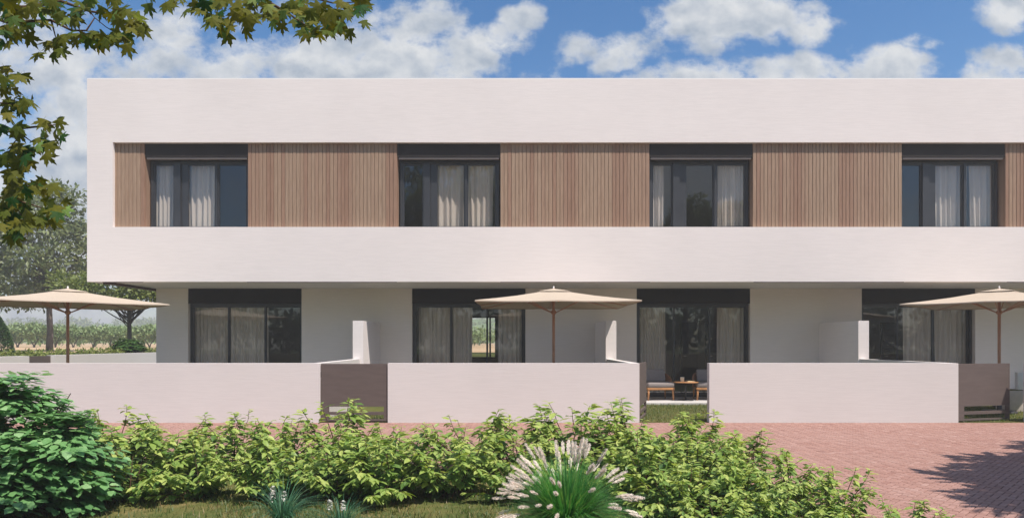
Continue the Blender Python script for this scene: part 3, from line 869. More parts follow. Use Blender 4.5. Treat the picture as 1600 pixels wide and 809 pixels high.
def shoot_shrub(seed, Rr, H, nst, leaf, per, droop=.35, shape=LEAF_V, low=.18):
    """multi-stemmed shrub: arching shoots with leaves in whorls, paler at the tips"""
    r = np.random.default_rng(seed)
    stems = MB(); P = []; X = []; Z = []; S = []; T = []
    for k in range(nst):
        a = r.uniform(0, 2 * math.pi); out = Rr * math.sqrt(r.uniform(0.02, 1)); h = H * (1.02 - .45 * (out / Rr) ** 2) * r.uniform(.72, 1.06)
        if k % 4 == 0: h = H * r.uniform(.25, .55); out = Rr * r.uniform(.7, 1.08)
        d = np.array([math.cos(a), math.sin(a), 0])
        base = d * min(.10, out * .3) + r.normal(0, .02, 3) * [1, 1, 0]
        pts = []
        for i in range(7):
            s_ = i / 6
            pts.append(base + d * out * (s_ ** 1.25) + np.array([0, 0, h * (s_ ** .85) - (.06 * s_ ** 3 if k % 4 == 0 else 0)]) + r.normal(0, .012, 3))
        stems.tube([tuple(p) for p in pts], [.0085 - .001 * i for i in range(7)], 4, cap=False)
        pts = np.array(pts)
        n = int(per * r.uniform(.75, 1.25))
        for i in range(n):
            s_ = low + (1.02 - low) * ((i + r.uniform(0, .8)) / n) ** .82
            j = min(5, int(s_ * 6)); f = s_ * 6 - j
            p = pts[j] * (1 - f) + pts[min(6, j + 1)] * f
            tang = vn(pts[min(6, j + 1)] - pts[j])
            b = r.uniform(0, 2 * math.pi)
            side = vn(np.array([math.cos(b), math.sin(b), 0]) + d * .35)
            reach = r.uniform(.0, .09) * (1.1 - s_)
            dirn = vn(side * 1.0 + tang * (.25 + .5 * (s_ > .9)) + np.array([0, 0, -droop * r.uniform(.3, 1.5)]))
            P.append(p + side * reach); X.append(dirn)
            Z.append(vn(np.array([0, 0, 1.]) + side * .35 + r.normal(0, .22, 3)))
            S.append(leaf * r.uniform(.65, 1.2) * (.62 if s_ > .95 else 1))
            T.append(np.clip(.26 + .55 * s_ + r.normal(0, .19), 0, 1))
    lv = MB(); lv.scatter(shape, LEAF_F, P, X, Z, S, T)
    return lv, stems

# ---- the low hedge
HG = 'shrubs of the low hedge'
protos = []
for sd_ in range(5):
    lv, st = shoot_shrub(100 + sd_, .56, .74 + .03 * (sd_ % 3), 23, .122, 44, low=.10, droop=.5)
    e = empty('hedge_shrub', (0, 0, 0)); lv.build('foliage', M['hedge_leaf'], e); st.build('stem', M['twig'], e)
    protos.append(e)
hedge = []
r = random.Random(21)
for i in range(11):
    hedge.append((-4.55 + i * .66 + r.uniform(-.14, .14), 7.85 + r.uniform(-.14, .14), .98 + r.uniform(-.20, .14), 0))
for i in range(10):
    hedge.append((-4.25 + i * .62 + r.uniform(-.1, .1), 6.62 + r.uniform(-.14, .12), .82 + r.uniform(-.1, .08), 1))
for (x, y, s_) in ((2.05, 7.55, .98), (1.45, 7.1, .85), (1.05, 7.6, .8), (2.3, 6.85, .84), (1.75, 6.5, .78), (1.2, 6.3, .72), (2.5, 6.2, .74), (1.95, 5.85, .70), (1.42, 5.7, .66), (2.62, 5.55, .64), (2.08, 5.2, .60), (1.55, 5.05, .58), (2.85, 4.95, .50), (2.35, 4.7, .48), (3.15, 4.75, .36)):
    hedge.append((x, y, s_, 2))
used = set()
HL = ['lime green leafy shrub in the rear row of the low hedge along the paving',
      'lime green leafy shrub in the front row of the low hedge above the grass',
      'lime green leafy shrub in the dense clump right of the fountain grass']
HGs = ['rear row hedge shrubs', 'front row hedge shrubs', 'shrubs in the right hedge clump']
for i, (x, y, s_, row) in enumerate(hedge):
    k = (i * 3 + row) % 5
    e = protos[k] if k not in used else copy_tree(protos[k]); used.add(k)
    e.location = (x, y, 0); e.rotation_euler = (0, 0, r.uniform(0, 6.28)); e.scale = (s_ * r.uniform(.95, 1.12), s_ * r.uniform(.95, 1.12), s_)
    tag(e, HL[row], 'shrub', HGs[row])

# ---- the large dark bush at the left: layered sprays of rounder blue-green leaves
def layered_bush(seed, lobes, leaf, per, shell=.72):
    """lobes: (x, y, rx, ry, H, number of sprays); every spray is a tier of leaves at the outer shell"""
    r = np.random.default_rng(seed)
    P = []; X = []; Z = []; S = []; T = []; stems = MB(); cnt = 0
    for (lx, ly, rx, ry, H, nspray) in lobes:
        for k in range(nspray):
            th = r.uniform(0, 2 * math.pi); cz = r.uniform(.10, 1.0)
            rad = math.sqrt(max(0, 1 - (max(0, cz - .25) / .78) ** 2)) * r.uniform(shell, 1.08)
            if cz < .3: rad *= .72 + cz
            tip = np.array([lx + math.cos(th) * rx * rad, ly + math.sin(th) * ry * rad, H * cz * r.uniform(.9, 1.08)])
            out = vn(np.array([math.cos(th), math.sin(th), .25 * (cz > .85)]))
            cnt += 1
            if cnt % 4 == 0:
                b0 = np.array([r.normal(0, .06), r.normal(0, .06), 0.0])
                mid = b0 * .4 + tip * .55 + np.array([0, 0, .06])
                stems.tube([tuple(b0), tuple((b0 + mid) / 2 + [0, 0, .05]), tuple(mid), tuple(tip)], [.022, .016, .010, .004], 5, cap=False)
            for i in range(per):
                back = r.uniform(0, .40); lat = r.normal(0, .11)
                side = np.array([-out[1], out[0], 0])
                p = tip - out * back + side * lat * (0.4 + back * 2) + np.array([0, 0, r.normal(0, .018) - .12 * (0.25 - back)])
                d = vn(out * 1.0 + side * r.normal(lat * 4, .5) + np.array([0, 0, -r.uniform(.05, .55)]))
                P.append(p); X.append(d); Z.append(vn(np.array([0, 0, 1.]) + out * .3 + r.normal(0, .16, 3)))
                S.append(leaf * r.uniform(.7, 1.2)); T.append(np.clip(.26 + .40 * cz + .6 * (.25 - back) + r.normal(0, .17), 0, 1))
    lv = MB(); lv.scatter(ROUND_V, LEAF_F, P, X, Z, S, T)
    return lv, stems
e = empty('large_bush', (-4.56, 6.1, 0), 0, 'large dense dark green bush at the left in front of the garden wall', 'bush')
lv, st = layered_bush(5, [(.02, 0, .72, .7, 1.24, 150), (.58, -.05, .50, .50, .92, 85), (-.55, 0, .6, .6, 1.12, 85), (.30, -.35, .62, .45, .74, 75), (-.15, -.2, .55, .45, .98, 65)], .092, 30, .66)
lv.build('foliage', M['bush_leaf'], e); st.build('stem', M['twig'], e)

# ---- fountain grass
def strip_blade(mb, base, d, L, wdt, bend, tint, seg=6, up=1.0):
    """arching grass blade as a tapering strip"""
    d = np.array(d); side = np.array([-d[1], d[0], 0.0]); V = []; F = []
    for i in range(seg + 1):
        s_ = i / seg
        th = bend * s_ ** 1.3
        p = np.array(base) + d * (L * (s_ * math.sin(th * .75) + .0)) + np.array([0, 0, L * s_ * math.cos(th * .78) * up])
        wv_ = wdt * (1 - s_ ** 2) * .5 + .0006
        V.append(p - side * wv_); V.append(p + side * wv_)
    for i in range(seg): F.append((2 * i, 2 * i + 1, 2 * i + 3, 2 * i + 2))
    mb.add(V, F, tint)
    return V[-1], vn(np.array(V[-1]) - np.array(V[-3]))

def fountain_grass(loc, seed):
    r = np.random.default_rng(seed)
    e = empty('fountain_grass', loc, 0, 'tall clump of fountain grass with pale fluffy plumes in the foreground', 'ornamental grass')
    mb = MB()
    for i in range(2600):
        a = r.uniform(0, 2 * math.pi); rr = .13 * math.sqrt(r.uniform(0, 1))
        d = (math.cos(a), math.sin(a), 0)
        bend = .12 + 1.55 * r.uniform(0, 1) ** .9
        strip_blade(mb, (rr * d[0], rr * d[1], 0), d, r.uniform(.74, 1.0) * (.72 - .15 * bend), r.uniform(.005, .009), bend, np.clip(r.normal(.55, .24), 0, 1))
    mb.build('blades', M['fountain_blade'], e)
    # three plume shapes, then one object per plume
    shapes = []
    for s_ in range(3):
        q = MB(); n = 260; L = .125
        q.tube([(0, 0, 0), (.5 * L, 0, .002), (L, 0, -.006)], [.0035, .007, .002], 5, .3)
        P = []; X = []; Z = []; S = []; T = []
        for i in range(n):
            s2 = r.uniform(0.0, 1.0); a = r.uniform(0, 2 * math.pi)
            fl = math.sin(math.pi * min(1, s2 * .85 + .12)) ** .6
            dv = np.array([.95, math.cos(a) * .75, math.sin(a) * .75])
            P.append((s2 * L, 0, .002)); X.append(dv); Z.append((math.sin(a), .3, math.cos(a))); S.append(.031 * fl * r.uniform(.6, 1.1)); T.append(r.uniform(0, 1))
        q.scatter([(0, .06, 0), (0, -.06, 0), (.6, .07, 0), (1, 0, 0), (.6, -.07, 0)], [(0, 1, 4, 2), (2, 4, 3)], P, X, Z, S, T)
        shapes.append(q)
    firsts = {}
    stalk = MB()
    for i in range(98):
        a = r.uniform(0, 2 * math.pi)
        bend = r.uniform(.1, 1.05) if i % 4 else r.uniform(.9, 1.5)
        d = (math.cos(a), math.sin(a), 0)
        tip, dirn = strip_blade(stalk, (.05 * d[0], .05 * d[1], 0), d, r.uniform(.86, 1.0) * (.735 - .165 * bend), .003, bend, .7, 8)
        k = i % 3
        if k not in firsts:
            o = shapes[k].build('plume', M['plume'], e); firsts[k] = o
        else:
            o = firsts[k].copy(); COL.objects.link(o); o.parent = e
        o.location = tip
        o.rotation_mode = 'QUATERNION'
        o.rotation_quaternion = Vector(dirn).to_track_quat('X', 'Z')
        s3 = r.uniform(.75, 1.12); o.scale = (s3, s3, s3)
    stalk.build('stalks', M['fountain_blade'], e)
fountain_grass((.40, 5.0, 0), 4)

# ---- small flowering tufts
def tuft(name, loc, seed, nb, L, nf, label):
    r = np.random.default_rng(seed)
    e = empty(name, loc, 0, label, 'flowering plant', 'white flowered tufts in the grass')
    mb = MB()
    for i in range(nb):
        a = r.uniform(0, 2 * math.pi); d = (math.cos(a), math.sin(a), 0)
        strip_blade(mb, (.03 * d[0], .03 * d[1], 0), d, L * r.uniform(.6, 1.15), .0065, r.uniform(.2, 1.9), np.clip(r.normal(.4, .2), 0, 1), 6)
    mb.build('blades', M['tuft_blade'], e)
    for i in range(nf):
        a = r.uniform(0, 6.28); h = L * r.uniform(.62, .80); x, y = .09 * math.cos(a), .09 * math.sin(a)
        fl = MB(); P = []; X = []; Z = []
        for k in range(46):
            t_ = r.uniform(0, 1); b = r.uniform(0, 6.28); rad = .021 * (1 - .65 * t_)
            P.append((rad * .3 * math.cos(b) + x, rad * .3 * math.sin(b) + y, h + .06 * t_)); X.append((math.cos(b), math.sin(b), -.3 + .5 * t_)); Z.append((0, .2, 1))
        fl.scatter(ROUND_V, LEAF_F, P, X, Z, .022, r.uniform(0, 1, 46))
        f_ = fl.build('flower', M['flower'], e)
        s_ = MB(); s_.tube([(x * .3, y * .3, 0), (x * .8, y * .8, h * .6), (x, y, h + .05)], [.004, .0035, .002], 5); s_.build('stalk', M['tuft_blade'], f_)
    return e
tuft('flowering_tuft', (-1.80, 5.35, 0), 1, 260, .42, 4, 'blue green grassy tuft with white flower spikes, the left and fuller one')
tuft('flowering_tuft', (-1.30, 5.22, 0), 2, 190, .34, 3, 'smaller white flowered tuft at the bottom edge between larger tuft and fountain grass')

# ---- ground grass
def grass_patch(name, n, area, hlo, hhi, seed, dens=None, straw=.15, zbase=0.):
    r = np.random.default_rng(seed)
    pts = np.stack([r.uniform(area[0], area[1], n), r.uniform(area[2], area[3], n)], 1)
    if dens is not None:
        keep = r.uniform(0, 1, n) < dens(pts[:, 0], pts[:, 1]); pts = pts[keep]
    n = len(pts); a = r.uniform(0, 2 * np.pi, n)
    lean = np.stack([np.cos(a), np.sin(a), np.zeros(n)], 1) * r.uniform(.15, .9, (n, 1))
    X = vn(lean + np.array([0, 0, 1.])); Z = np.stack([np.cos(a), np.sin(a), np.full(n, -.2)], 1)
    P = np.concatenate([pts, np.full((n, 1), zbase)], 1)
    tint = np.clip(r.normal(.38, .2, n) + (r.uniform(0, 1, n) < straw) * .5, 0, 1)
    mb = MB()
    mb.scatter([(0, .055, 0), (0, -.055, 0), (.55, -.045, .04), (.55, .045, .04), (1, 0, .16)], [(0, 1, 2, 3), (3, 2, 4)], P, X, Z, r.uniform(hlo, hhi, n), tint)
    o = mb.build(name, M['grass_blade']); o['kind'] = 'stuff'; return o
def patchy(x, y):
    f = .5 + .28 * np.sin(x * 3.1 + 1.3 * np.sin(y * 2.3)) + .25 * np.sin(y * 4.7 + x * 1.7 + 1) + .15 * np.sin(x * 9 + y * 7)
    return np.clip(f * 1.3 - .1, .22, 1)
grass_patch('bed_grass', 62000, (-6.2, 1.9, 4.6, 7.3), .02, .07, 3, patchy, .25)
grass_patch('lawn_grass', 15000, (2.3, 6.2, 12.83, 16.43), .03, .07, 4, lambda x, y: .55 + .45 * patchy(x, y), .22, .004)
grass_patch('lawn_grass', 4500, (-3.6, -1.6, 12.9, 14.6), .03, .07, 5, None, .2, .004)
grass_patch('lawn_grass', 7500, (8.4, 12.4, 12.85, 15.6), .03, .07, 6, None, .2, .004)

# ---- trees: trunk + limbs to leaf clumps filling a crown
def tree(name, base, H, trunk_r, cc, cr, nclump, per, leaf, clump_r, seed, lmat, label, cat='tree', group=None, lean=(0, 0), fork=.35, shape=(SMALL_V, SMALL_F), nlimb=None, flat=.75):
    r = np.random.default_rng(seed)
    e = empty(name, base, 0, label, cat, group)
    cc = np.array(cc, float); cr = np.array(cr, float)
    C = []
    tries = 0
    while len(C) < nclump and tries < 9000:
        tries += 1
        d = vn(r.normal(0, 1, 3)); q = cc + d * cr * (r.uniform(.25, 1) ** .55)
        if all(np.linalg.norm((q - c) / clump_r) > .62 for c in C): C.append(q)
    tb_ = MB()
    top = np.array([cc[0], cc[1], cc[2] + cr[2] * .35]); fk = np.array([lean[0], lean[1], H * fork])
    pts = [np.array([0, 0, -.1]), fk * .33 + r.normal(0, trunk_r * .3, 3) * [1, 1, 0], fk * .7, fk, (fk + top) / 2 + r.normal(0, .15, 3), top]
    tb_.tube([tuple(p) for p in pts], [trunk_r * 1.25, trunk_r, trunk_r * .9, trunk_r * .85, trunk_r * .45, trunk_r * .1], 10)
    for i, c in enumerate(C):
        if nlimb and i >= nlimb: break
        s0 = r.uniform(0, .75); st = fk * (1 - s0) + ((fk + top) / 2) * s0
        mid = st * .45 + c * .55 + np.array([0, 0, -.10 * cr[2] * .3]) + r.normal(0, .06, 3) * cr[0] * .3
        rr = trunk_r * r.uniform(.2, .42)
        tb_.tube([tuple(st), tuple((st + mid) / 2 + r.normal(0, .03, 3)), tuple(mid), tuple(c)], [rr, rr * .75, rr * .5, rr * .12], 6, cap=False)
    tb_.build('trunk', M['bark'], e)
    P = []; X = []; Z = []; S = []; T = []
    for c in C:
        n = int(per * r.uniform(.6, 1.3)); base_t = r.uniform(-.1, .1)
        q = r.normal(0, 1, (n, 3)); q = vn(q) * (r.uniform(.2, 1, (n, 1)) ** .6) * clump_r * np.array([1, 1, flat])
        P.append(c + q); od = vn(q + [0, 0, .15])
        X.append(vn(od * .8 + r.normal(0, .5, (n, 3)) + [0, 0, -.25])); Z.append(vn(od * .7 + [0, 0, .9] + r.normal(0, .35, (n, 3))))
        S.append(leaf * r.uniform(.6, 1.3, n)); T.append(np.clip(.45 + base_t + r.normal(0, .2, n), 0, 1))
    lv = MB(); lv.scatter(shape[0], shape[1], np.concatenate(P), np.concatenate(X), np.concatenate(Z), np.concatenate(S), np.concatenate(T))
    lv.build('crown', M[lmat] if isinstance(lmat, str) else lmat, e)
    return e

def gz(x, y): return float(hgt(np.array([x]), np.array([y]))[0])
tree('broad_tree', (-24.4, 36, gz(-24.4, 36)), 8.6, .15, (-1.3, 0, 5.6), (4.7, 3.6, 3.1), 62, 260, .27, .95, 31, 'tree_leaf', 'tall broad tree with a pale straight trunk behind the left umbrella')
tree('young_tree', (-16.25, 29, gz(-16.25, 29)), 3.7, .10, (-.1, 0, 2.9), (2.7, 1.8, .80), 34, 290, .17, .58, 12, 'young_leaf', 'small forked tree with bright leaves just left of the house corner', fork=.28)
# clipped cone and round bush on the raised ground
e = empty('clipped_conifer', (-21.3, 28, gz(-21.3, 28)), 0, 'clipped conical evergreen cut off at the left edge', 'conifer')
rr_ = np.random.default_rng(8); n = 5200
zz = rr_.uniform(0, 1, n) ** .9; aa = rr_.uniform(0, 6.283, n); rad = (.66 * (1 - zz ** 1.8) + .03) * rr_.uniform(.86, 1.0, n)
P = np.stack([rad * np.cos(aa), rad * np.sin(aa), .08 + zz * 1.72], 1); od = np.stack([np.cos(aa), np.sin(aa), np.full(n, .45)], 1)
mb = MB(); mb.scatter(SMALL_V, SMALL_F, P, vn(od + rr_.normal(0, .35, (n, 3))), vn(rr_.normal(0, 1, (n, 3)) + [0, 0, .6]), .10, np.clip(rr_.normal(.5, .2, n), 0, 1)); mb.build('foliage', M['conifer'], e)
mb = MB(); mb.tube([(0, 0, -.05), (0, 0, 1.5)], [.06, .02], 8); mb.build('trunk', M['bark'], e)
e = empty('round_bush', (-14.95, 26.6, gz(-14.95, 26.6)), 0, 'rounded green bush against the house corner under the small tree', 'bush')
lv, st = layered_bush(15, [(0, 0, .75, .6, .66, 130)], .12, 22); lv.build('foliage', M['conifer'], e); st.build('stem', M['twig'], e)

# low planting along the side wall
rr_ = np.random.default_rng(18); n = 5200
yv = rr_.uniform(17, 33, n); xv = -14.55 + rr_.normal(0, .16, n) - .2
P = np.stack([xv, yv, hgt(xv, yv) + rr_.uniform(0, .26, n)], 1)
mb = MB(); mb.scatter(SMALL_V, SMALL_F, P, vn(rr_.normal(0, 1, (n, 3)) + [0, 0, .5]), vn(rr_.normal(0, .5, (n, 3)) + [0, 0, 1]), rr_.uniform(.07, .15, n), np.clip(rr_.normal(.55, .2, n), 0, 1))
o = mb.build('ground_cover', M['young_leaf']); o['kind'] = 'stuff'

# vineyard: the first row plant by plant, the rows behind as one mass
def vine_protos():
    out = []
    for s_ in range(3):
        r = np.random.default_rng(200 + s_)
        tr = MB()
        for k in range(4):
            a = r.uniform(0, 6.28); tr.tube([(0, 0, -.1), (.08 * math.cos(a), .08 * math.sin(a), .25), (.5 * math.cos(a), .3 * math.sin(a), .8)], [.06, .045, .02], 5, cap=False)
        n = 900
        q = vn(r.normal(0, 1, (n, 3))) * (r.uniform(.3, 1, (n, 1)) ** .5) * [1.15, .8, .66] + [0, 0, 1.22]
        lv = MB(); lv.scatter(SMALL_V, SMALL_F, q, vn(r.normal(0, 1, (n, 3)) + [0, -.2, -.2]), vn(r.normal(0, .5, (n, 3)) + [0, -.3, 1]), r.uniform(.20, .34, n), np.clip(r.normal(.5, .22, n), 0, 1))
        out.append((lv, tr))
    return out
VP_ = vine_protos(); vobj = []
for lv, tr in VP_:
    e = empty('vine_plant', (0, 0, 0)); lv.build('foliage', M['vine_leaf'], e); tr.build('trunk', M['bark'], e); vobj.append(e)
r = random.Random(4)
for i in range(16):
    x = -47.0 + i * 1.62; y = 58 + r.uniform(-.2, .2)
    e = vobj[i] if i < 3 else copy_tree(vobj[i % 3])
    e.location = (x, y, gz(x, y)); e.rotation_euler = (0, 0, r.choice([0, math.pi]) + r.uniform(-.3, .3)); s_ = r.uniform(.9, 1.08); e.scale = (s_, s_, s_ * r.uniform(.92, 1.08))
    tag(e, 'pale green vine plant in the nearest row of the vineyard at the left', 'vine', 'vine plants of the nearest vineyard row')
rr_ = np.random.default_rng(77)
P = []; S = []
for row in range(8):
    y0 = 63 + row * 8
    for x in np.arange(-120, 14, 1.7 + row * .25):
        n = int(80 - row * 5); q = vn(rr_.normal(0, 1, (n, 3))) * [1.05, .8, .8] * rr_.uniform(.5, 1, (n, 1))
        P.append(q + [x + rr_.normal(0, .2), y0 + rr_.normal(0, .3), gz(x, y0) + 1.1 + rr_.normal(0, .1)]); S.append(rr_.uniform(.35, .6, n))
P = np.concatenate(P); n = len(P)
mb = MB(); mb.scatter(SMALL_V, SMALL_F, P, vn(rr_.normal(0, 1, (n, 3))), vn(rr_.normal(0, .5, (n, 3)) + [0, -.3, 1]), np.concatenate(S), np.clip(rr_.normal(.45, .22, n), 0, 1))
o = mb.build('vineyard_rows', M['vine_leaf']); o['kind'] = 'stuff'
# far wood on the hills
P = []; S = []
for k in range(620):
    y0 = rr_.uniform(200, 330); x0 = rr_.uniform(-300, 60); n = 34
    zb = 1.2 + float(sstep((y0 - 190) / 130.)) * 9.5
    q = vn(rr_.normal(0, 1, (n, 3))) * [2.6, 2.6, 1.9] * rr_.uniform(.5, 1, (n, 1)) * rr_.uniform(.6, 1.2)
    P.append(q + [x0, y0, zb + .6]); S.append(rr_.uniform(1.0, 1.9, n))
P = np.concatenate(P); n = len(P)
mb = MB(); mb.scatter(SMALL_V, SMALL_F, P, vn(rr_.normal(0, 1, (n, 3))), vn(rr_.normal(0, .5, (n, 3)) + [0, -.3, 1]), np.concatenate(S), np.clip(rr_.normal(.45, .25, n), 0, 1))
o = mb.build('far_wood', M['young_leaf']); o['kind'] = 'stuff'

# ---- maple overhanging from the left: lobed leaves on hanging twigs
def maple_leaf():
    lob = []
    tips = [(0, 1.0), (48, .86), (-48, .86), (100, .58), (-100, .58)]
    ang = []
    pr = [(-180, .10), (-140, .30), (-112, .56), (-100, .62), (-92, .44), (-76, .36), (-62, .66), (-56, .62), (-46, .90), (-38, .62), (-30, .60), (-22, .36), (-14, .70), (-9, .68), (0, 1.0)]
    pts = [(math.cos(R(a)) * q, math.sin(R(a)) * q) for a, q in pr]
    pts = pts[1:] + [(x, -y) for x, y in reversed(pts[1:-1])]
    V = [(0.12, 0, .0)] + [(x * .62 + .38, y * .62, -.10 * abs(y) - .10 * max(0, x) ** 2) for x, y in pts]
    n = len(pts); F = [(0, i + 1, (i + 1) % n + 1) for i in range(n)]
    F = [f[::-1] for f in F]
    V[0] = (.30, 0, .02)
    V.append((0, .0, .03)); V.append((.30, .012, .02)); V.append((.30, -.012, .02))
    F.append((n + 1, n + 3, n + 2))
    return V, F
MLV, MLF = maple_leaf()
CLUST = [(8, 8), (36, 12), (20, 38), (25, 22), (50, 22), (60, 8), (70, 18), (5, 58), (22, 62), (12, 46), (142, 4), (158, 6), (108, 20), (120, 30), (74, 76), (90, 82), (97, 68), (122, 60), (137, 66), (148, 62), (165, 66), (178, 64), (192, 62), (182, 28), (202, 40), (207, 50), (216, 46), (196, 26), (88, 8), (45, 38),
         (240, 0), (262, 3), (305, 22), (325, 30), (340, 44), (350, 30), (366, 50), (376, 20), (386, 8), (396, 34), (340, 8), (320, 4), (410, 4), (420, 22), (436, 32), (446, 14), (460, 8), (476, 18), (480, 44), (490, 56), (502, 50), (512, 38), (520, 18), (542, 24), (534, 48), (546, 8), (560, 6), (574, 12), (552, 38), (500, 18), (360, 12), (455, 28),
         (6, 124), (16, 140), (26, 120), (10, 164), (26, 170), (40, 164), (6, 200), (16, 210), (76, 208), (90, 196), (30, 234), (52, 230), (62, 240), (76, 226), (10, 250), (26, 250), (42, 260), (18, 290), (55, 302), (62, 292), (5, 270), (6, 330), (26, 318), (60, 326), (80, 334), (94, 330), (30, 340), (10, 355), (20, 368), (46, 352), (2, 345), (70, 350), (14, 306), (36, 300)]
def maple():
    r = np.random.default_rng(12)
    base = (-5.6, 3.6, 0)
    e = empty('maple_tree', base, 0, 'maple with olive lobed leaves hanging into the top left of the view', 'tree')
    b0 = np.array(base)
    P = []; X = []; Z = []; S = []; T = []
    tw = MB(); BR = []
    tw.tube([(0, 0, -.1), (.05, .02, 1.2), (-.05, .05, 2.6), (.1, .1, 4.2), (.3, .1, 6.0)], [.17, .14, .12, .09, .03], 12)
    def pt(px, py, d): return np.array([(px - 800) / 1066.7 * d, d, 1.5 + (535 - py) / 1066.7 * d])
    def limb(pxs, d0, r0):
        pts = [np.array(p) if len(p) == 3 else pt(p[0], p[1], d0 + .04 * i) for i, p in enumerate(pxs)]
        BR.append(pts)
        n = len(pts); tw.tube([tuple(p - b0) for p in pts], [r0 * (1 - .82 * i / (n - 1)) for i in range(n)], 6, cap=False)
        return pts
    limb([(-5.52, 3.68, 3.3), (-4.2, 4.0, 3.75), (-40, 15), (40, 12), (95, 2), (140, 18), (178, 24)], 4.1, .022)
    limb([(-60, 10), (10, 35), (80, 32), (112, 48), (135, 48), (148, 28), (165, 42), (190, 58)], 4.05, .010)
    limb([(80, 32), (86, 55), (90, 68)], 4.12, .006)
    limb([(140, 18), (148, 28)], 4.15, .006)
    limb([(-5.4, 3.75, 4.3), (-3.6, 4.1, 4.3), (-2.2, 4.15, 4.05), (330, -40), (392, -12), (445, 18), (478, 40)], 4.1, .024)
    limb([(330, -40), (345, 5), (350, 30)], 4.15, .009)
    limb([(392, -12), (470, -8), (520, 5), (560, 4)], 4.15, .010)
    limb([(250, -40), (250, -5)], 4.15, .007)
    limb([(-5.55, 3.65, 2.5), (-4.4, 3.85, 2.55), (-40, 200), (20, 202), (58, 198), (88, 195)], 4.0, .016)
    limb([(20, 202), (34, 210), (50, 222), (76, 228)], 4.0, .006)
    limb([(34, 210), (20, 225), (10, 248)], 4.0, .005)
    limb([(-40, 200), (-10, 160), (14, 162), (30, 165)], 4.0, .007)
    limb([(-40, 180), (-8, 130), (10, 128)], 4.02, .007)
    limb([(-5.58, 3.62, 2.2), (-4.5, 3.8, 2.15), (-40, 300), (15, 312), (45, 318), (85, 332)], 4.0, .014)
    limb([(15, 312), (30, 330), (40, 350)], 4.0, .005)
    def leaf(p, s_, t_):
        a = r.uniform(0, 6.283)
        P.append(p - b0); X.append((math.cos(a) * .75, math.sin(a) * .55 - .1, -r.uniform(.35, 1.3)))
        Z.append((r.normal(0, .45), -1 + r.normal(0, .35), .65 + r.normal(0, .35))); S.append(s_); T.append(t_)
    for (px, py) in CLUST:
        for k in range(r.integers(4, 6)):
            d = 4.1 + r.normal(0, .12)
            p = pt(px + r.normal(0, 8), py + r.normal(0, 6) - 13, d)
            u_ = r.uniform(0, 1)
            t_ = np.clip(r.normal(.5, .13), 0, .75) if u_ < .80 else (r.uniform(0, .12) if u_ < .95 else r.uniform(.8, 1))
            leaf(p, r.uniform(.095, .138), t_)
    # leaves along the limbs before they come into view
    for pts in BR:
        for a_, c_ in zip(pts[:-1], pts[1:]):
            ln = np.linalg.norm(c_ - a_)
            if ln < .35: continue
            for q_ in range(int(ln * 5)):
                f_ = r.uniform(.2, 1); m_ = a_ * (1 - f_) + c_ * f_
                tip = m_ + np.array([r.normal(0, .14), r.normal(0, .30), r.normal(-.05, .16)])
                if tip[0] > -.86 * tip[1] and tip[2] < 1.5 + .58 * tip[1]: continue
                tw.tube([tuple(m_ - b0), tuple((m_ + tip) / 2 - b0 + [0, 0, .03]), tuple(tip - b0)], [.005, .004, .002], 4, cap=False)
                for w_ in range(7): leaf(tip + r.normal(0, .085, 3), r.uniform(.10, .15), np.clip(r.normal(.48, .18), 0, 1))
    # the rest of the crown, left of and above the view
    for k in range(1500):
        q = vn(r.normal(0, 1, 3)) * np.array([1.5, 1.6, 1.3]) * r.uniform(.3, 1) ** .5
        p = b0 + np.array([-.3, 0, 5.3]) + q
        if p[0] > -.80 * p[1] and p[2] < 1.5 + .53 * p[1]: continue
        leaf(p, r.uniform(.12, .17), np.clip(r.normal(.45, .2), 0, 1))
    for k in range(14):
        q = vn(r.normal(0, 1, 3)) * np.array([1.2, 1.3, .9]) + np.array([-.3, 0, 5.3])
        tw.tube([(.1, .1, 3.6), tuple((q + [.1, .1, 4.2]) / 2), tuple(q)], [.035, .02, .006], 5, cap=False)
    tw.build('trunk', M['twig'], e)
    lv = MB(); lv.scatter(MLV, MLF, P, X, Z, S, T); lv.build('crown', M['maple_leaf'], e)
maple()

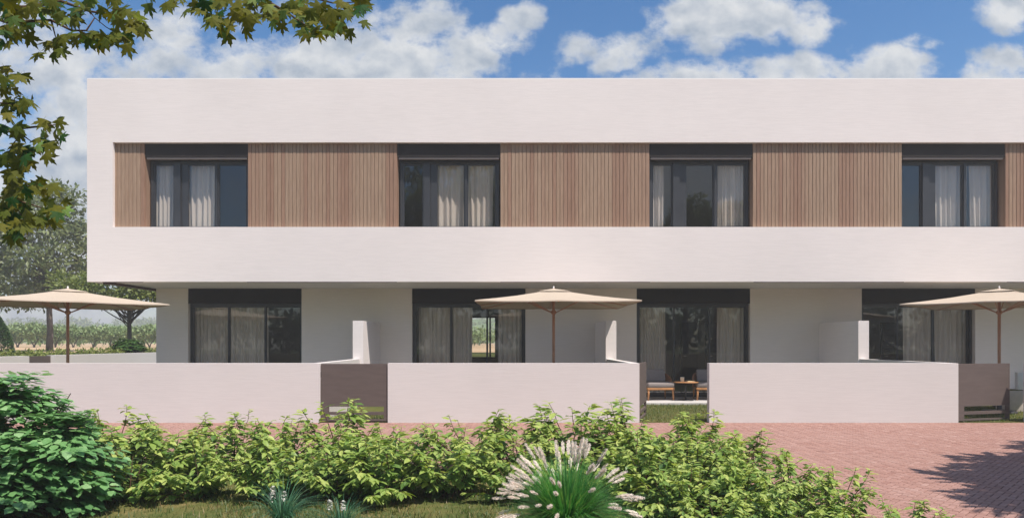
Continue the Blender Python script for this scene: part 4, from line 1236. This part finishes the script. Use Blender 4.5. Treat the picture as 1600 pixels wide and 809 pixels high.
# ---- trees outside the frame whose shadow and mirror images the photograph shows
tree('shade_tree', (9.6, 5.0, 0), 7.2, .16, (-.15, .1, 5.0), (2.9, 2.7, 1.9), 36, 330, .32, .75, 51, 'tree_leaf', 'leafy tree right of the view whose shadow falls on the brick paving', shape=(LEAF_V, LEAF_F), fork=.42, flat=.45)
tree('mirrored_tree', (-4.6, -13.5, 0), 13, .25, (0, 0, 9.0), (4.8, 4, 5.2), 80, 230, .38, 1.15, 61, 'tree_leaf', 'large tree behind the viewer mirrored in the second upper window')

# ------------------------------------------------------------------ air
mb = MB(); mb.box(-560, 560, -130, 620, -1.1, 17.5)
m = bpy.data.materials.new('pale_air'); m.use_nodes = True
t = NT(m.node_tree); t.n.clear()
pv = t.new('ShaderNodeVolumePrincipled'); pv.inputs['Density'].default_value = .0027; pv.inputs['Color'].default_value = (.96, .95, .93, 1); pv.inputs['Anisotropy'].default_value = .1
oo = t.new('ShaderNodeOutputMaterial'); t.l.new(pv.outputs[0], oo.inputs['Volume'])
hz = mb.build('haze', m); hz['kind'] = 'stuff'

# unseen trees added behind the viewer to darken reflections in the glass doors
P = []; S = []
for k in range(330):
    x0 = rr_.uniform(-60, 60); n = 40; hh_ = 2.5 + 5.0 * rr_.uniform(0, 1) * (.75 + .25 * math.sin(x0 * .35))
    q = vn(rr_.normal(0, 1, (n, 3))) * [1.7, 1.7, 1.4] * rr_.uniform(.5, 1, (n, 1))
    P.append(q + [x0, -34 + rr_.normal(0, 2.5), hh_ - 1.2]); S.append(rr_.uniform(.7, 1.2, n))
P = np.concatenate(P); n = len(P)
mb = MB(); mb.scatter(SMALL_V, SMALL_F, P, vn(rr_.normal(0, 1, (n, 3))), vn(rr_.normal(0, .5, (n, 3)) + [0, .3, 1]), np.concatenate(S), np.clip(rr_.normal(.35, .2, n), 0, 1))
o = mb.build('added_tree_backdrop', M['conifer']); o['kind'] = 'stuff'

tree('mirrored_tree', (12.8, -13.5, 0), 11, .22, (0, 0, 8.0), (2.6, 2.6, 3.4), 34, 230, .36, 1.0, 62, 'tree_leaf', 'slimmer tree behind the viewer mirrored in the third upper window')
